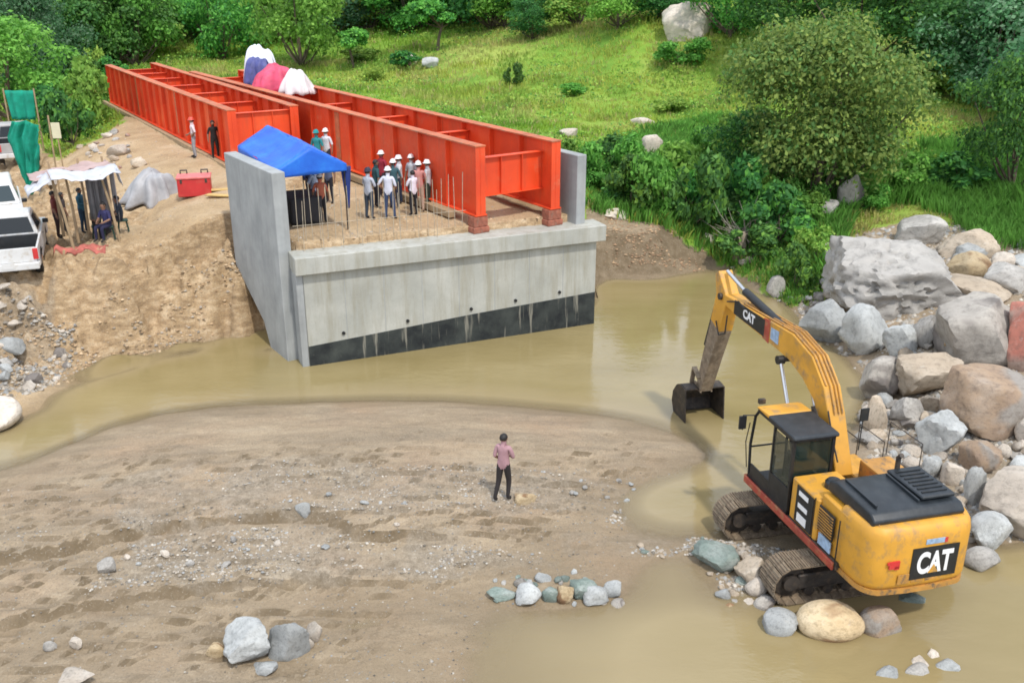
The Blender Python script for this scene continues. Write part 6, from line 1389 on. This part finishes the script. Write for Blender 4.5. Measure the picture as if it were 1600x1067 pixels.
for i in range(16):
    px = rt.uniform(-60, 200); py = rt.uniform(95, 190) if px < 60 else rt.uniform(95, 150); p = gpt(px, py)
    tree(rt.choice(['bush', 'bush2', 'bush', 'bush3']), p, rt.uniform(2.2, 4), rt.uniform(1.6, 3), 'leafy bush under the trees at the far left', 'bush', 'bush', 'bushes under the left trees', rz=rt.uniform(0, 6), sink=.1)
# dead twigs
p = gpt(1172, 385); m = MB(); rr = random.Random(3)
for i in range(70):
    a_ = rr.uniform(0, 6.28); el = rr.uniform(.2, 1.4); L_ = rr.uniform(.8, 2.1); b_ = Vector((rr.uniform(-.8, .8), rr.uniform(-.5, .5), rr.uniform(0, .5))); q = b_
    pts = [q]
    for k_ in range(3): q = q + Vector((math.cos(a_) * math.cos(el), math.sin(a_) * math.cos(el), math.sin(el))) * L_ / 3; a_ += rr.uniform(-.5, .5); el += rr.uniform(-.4, .2); pts.append(q)
    m.tube(pts, [.022, .017, .011, .005], 4)
o = m.build('dead_brush', simple('dead_twigs', (.34, .30, .25), .9, .2, 5)); o.location = p; tag(o, 'tangle of bare grey twigs in the dark thicket above the shore', 'dead brush')
p0 = P(1448, 523, 1.3); m = MB(); m.tube([(0, 0, 0), (.6, -.3, .02), (1.2, -.75, -.1)], [.05, .045, .03], 7); o = m.build('driftwood_pole', M['wood'], smooth=True)
zz = max(gz(p0.x, p0.y), 1.0); o.location = (p0.x, p0.y - 1.2, zz + .45); tag(o, 'pale stick of driftwood leaning between the boulders', 'driftwood')
# meadow grass and weeds: stuff
def scatter(n, seed, ymin, ymax, poly=None, power=1.6):
    rg = np.random.default_rng(seed); out = []
    y = ymin + (ymax - ymin) * rg.random(n) ** power; x = rg.uniform(-.62, .62, n) * (y + 6)
    k_ = inpoly(x, y, GR_POLY)
    if poly is not None: k_ &= inpoly(x, y, poly)
    return x[k_], y[k_], rg
def blades(name, x, y, rg, h0, h1, wd_, nb, label, tones_fn, spread=.12):
    n = len(x); z = height(x, y); hN = fbm(x * .35, y * .35, 201, 4); hh = (h0 + (h1 - h0) * np.clip((hN - .35) * 2.6, 0, 1) * rg.uniform(.6, 1.2, n))
    X = np.repeat(x, nb); Y = np.repeat(y, nb); Z = np.repeat(z, nb); H = np.repeat(hh, nb) * rg.uniform(.6, 1.15, n * nb)
    an = rg.uniform(0, 6.28, n * nb); of = rg.uniform(0, spread, n * nb) * (H / max(h1, .1) + .4); X = X + np.cos(an) * of; Y = Y + np.sin(an) * of
    ln = rg.uniform(.15, .65, n * nb) * H; wv_ = wd_ * rg.uniform(.6, 1.3, n * nb) * (.5 + H / h1 * .5); pa = an + 1.57 + rg.uniform(-.6, .6, n * nb)
    a_ = np.stack([X - np.cos(pa) * wv_, Y - np.sin(pa) * wv_, Z - .03], -1); b_ = np.stack([X + np.cos(pa) * wv_, Y + np.sin(pa) * wv_, Z - .03], -1)
    m1 = np.stack([X + np.cos(an) * ln * .35 + np.cos(pa) * wv_ * .8, Y + np.sin(an) * ln * .35 + np.sin(pa) * wv_ * .8, Z + H * .62], -1); m0 = np.stack([X + np.cos(an) * ln * .35 - np.cos(pa) * wv_ * .8, Y + np.sin(an) * ln * .35 - np.sin(pa) * wv_ * .8, Z + H * .62], -1)
    t_ = np.stack([X + np.cos(an) * ln, Y + np.sin(an) * ln, Z + H], -1)
    V = np.stack([a_, b_, m1, t_, m0], 1).reshape(-1, 3); F_ = np.arange(len(X) * 5).reshape(-1, 5)
    T = tones_fn(x, y, rg).repeat(nb, 0) * rg.uniform(.8, 1.2, (n * nb, 1)); T = np.concatenate([T, np.ones((len(T), 1))], 1).repeat(5, 0)
    o = np_mesh(name, V, F_, M['blade'], attrs={'tone': T}); return tag(o, label, 'grass', kind='stuff')
def meadow_tone(x, y, rg):
    f1 = np.clip((fbm(x * .07 + 3, y * .07, 211, 4) - .38) * 4, 0, 1)[:, None]; f2 = np.clip((fbm(x * .25, y * .25, 221, 4) - .5) * 5, 0, 1)[:, None]
    a_ = np.array([(.23, .46, .055)]); b_ = np.array([(.44, .54, .12)]); c_ = np.array([(.13, .31, .05)]); d_ = np.array([(.50, .46, .2)])
    t = a_ * (1 - f1) + b_ * f1; t = t * (1 - f2 * .75) + c_ * f2 * .75; f3 = np.clip((fbm(x * .16 + 9, y * .2, 251, 5) - .56) * 7, 0, 1)[:, None]; t = t * (1 - f3 * .7) + np.array([(.52, .50, .20)]) * f3 * .7
    dry = (rg.random(len(x)) < .10)[:, None]; return np.where(dry, d_, t)
x, y, rg = scatter(60000, 401, 33, 110); blades('meadow_grass', x, y, rg, .12, .42, .032, 4, 'grass covering the meadow behind the bridge site', meadow_tone, .30)
x, y, rg = scatter(26000, 402, 62, 125, None, 1.0); blades('meadow_grass', x, y, rg, .2, .6, .06, 3, 'grass on the far slope below the trees', meadow_tone, .5)
def green_tone(x, y, rg): return np.array([(.19, .42, .08)]) * np.ones((len(x), 1)) * (1 + .6 * (fbm(x * .6, y * .6, 231, 3) - .3))[:, None]
rp = pxpoly([(1300, 330, 1.7), (1420, 330, 1.7), (1480, 350, 1.7), (1545, 378, 1.9), (1620, 385, 2), (1800, 400, 2), (1800, 280, 2.4), (1450, 240, 2.7), (1380, 260, 2.6)])
rg = np.random.default_rng(403); pa = np.array(rp); q = rg.uniform(pa.min(0), pa.max(0), (9000, 2)); q = q[inpoly(q[:, 0], q[:, 1], rp)][:3500]
blades('reeds', q[:, 0], q[:, 1], rg, .6, 1.5, .026, 9, 'tall bright green reeds above the boulders at the right', green_tone, .35)
tp_ = pxpoly([(915, 335, 2), (985, 345, 1.8), (1060, 360, 1.5), (1100, 382, .9), (1130, 408, .35), (1180, 435, .3), (1240, 470, .3), (1300, 430, .8), (1330, 340, 1.7), (1400, 250, 2.7), (1100, 180, 3.2), (930, 240, 2.6)])
rg = np.random.default_rng(404); pa = np.array(tp_); q = rg.uniform(pa.min(0), pa.max(0), (12000, 2)); q = q[inpoly(q[:, 0], q[:, 1], tp_)][:6000]
blades('undergrowth', q[:, 0], q[:, 1], rg, .2, .75, .026, 8, 'rank grass and weeds of the thicket on the far bank', lambda x, y, rg: np.array([(.18, .36, .07)]) * rg.uniform(.5, 1.5, (len(x), 1)), .3)
# leafy weeds
def weeds(n, seed, ymin, ymax, size, label):
    x, y, rg = scatter(n, seed, ymin, ymax, None, 1.3); d = fbm(x * .3, y * .3, 241, 4); k_ = d > .52; x, y, d = x[k_], y[k_], d[k_]
    z = height(x, y) + rg.random(len(x)) * (d - .5) * 3.6; T0 = np.stack([x, y, z], -1); V, F_, T = leaves(T0, np.tile([0, 0, 1.0], (len(x), 1)), size, .7, rg, MG + YG[:1] + DG[:1])
    tag(np_mesh('meadow_weeds', V, F_, M['leaf'], attrs={'tone': T}), label, 'weeds', kind='stuff')
weeds(150000, 405, 34, 110, .18, 'leafy weeds growing in patches through the meadow')
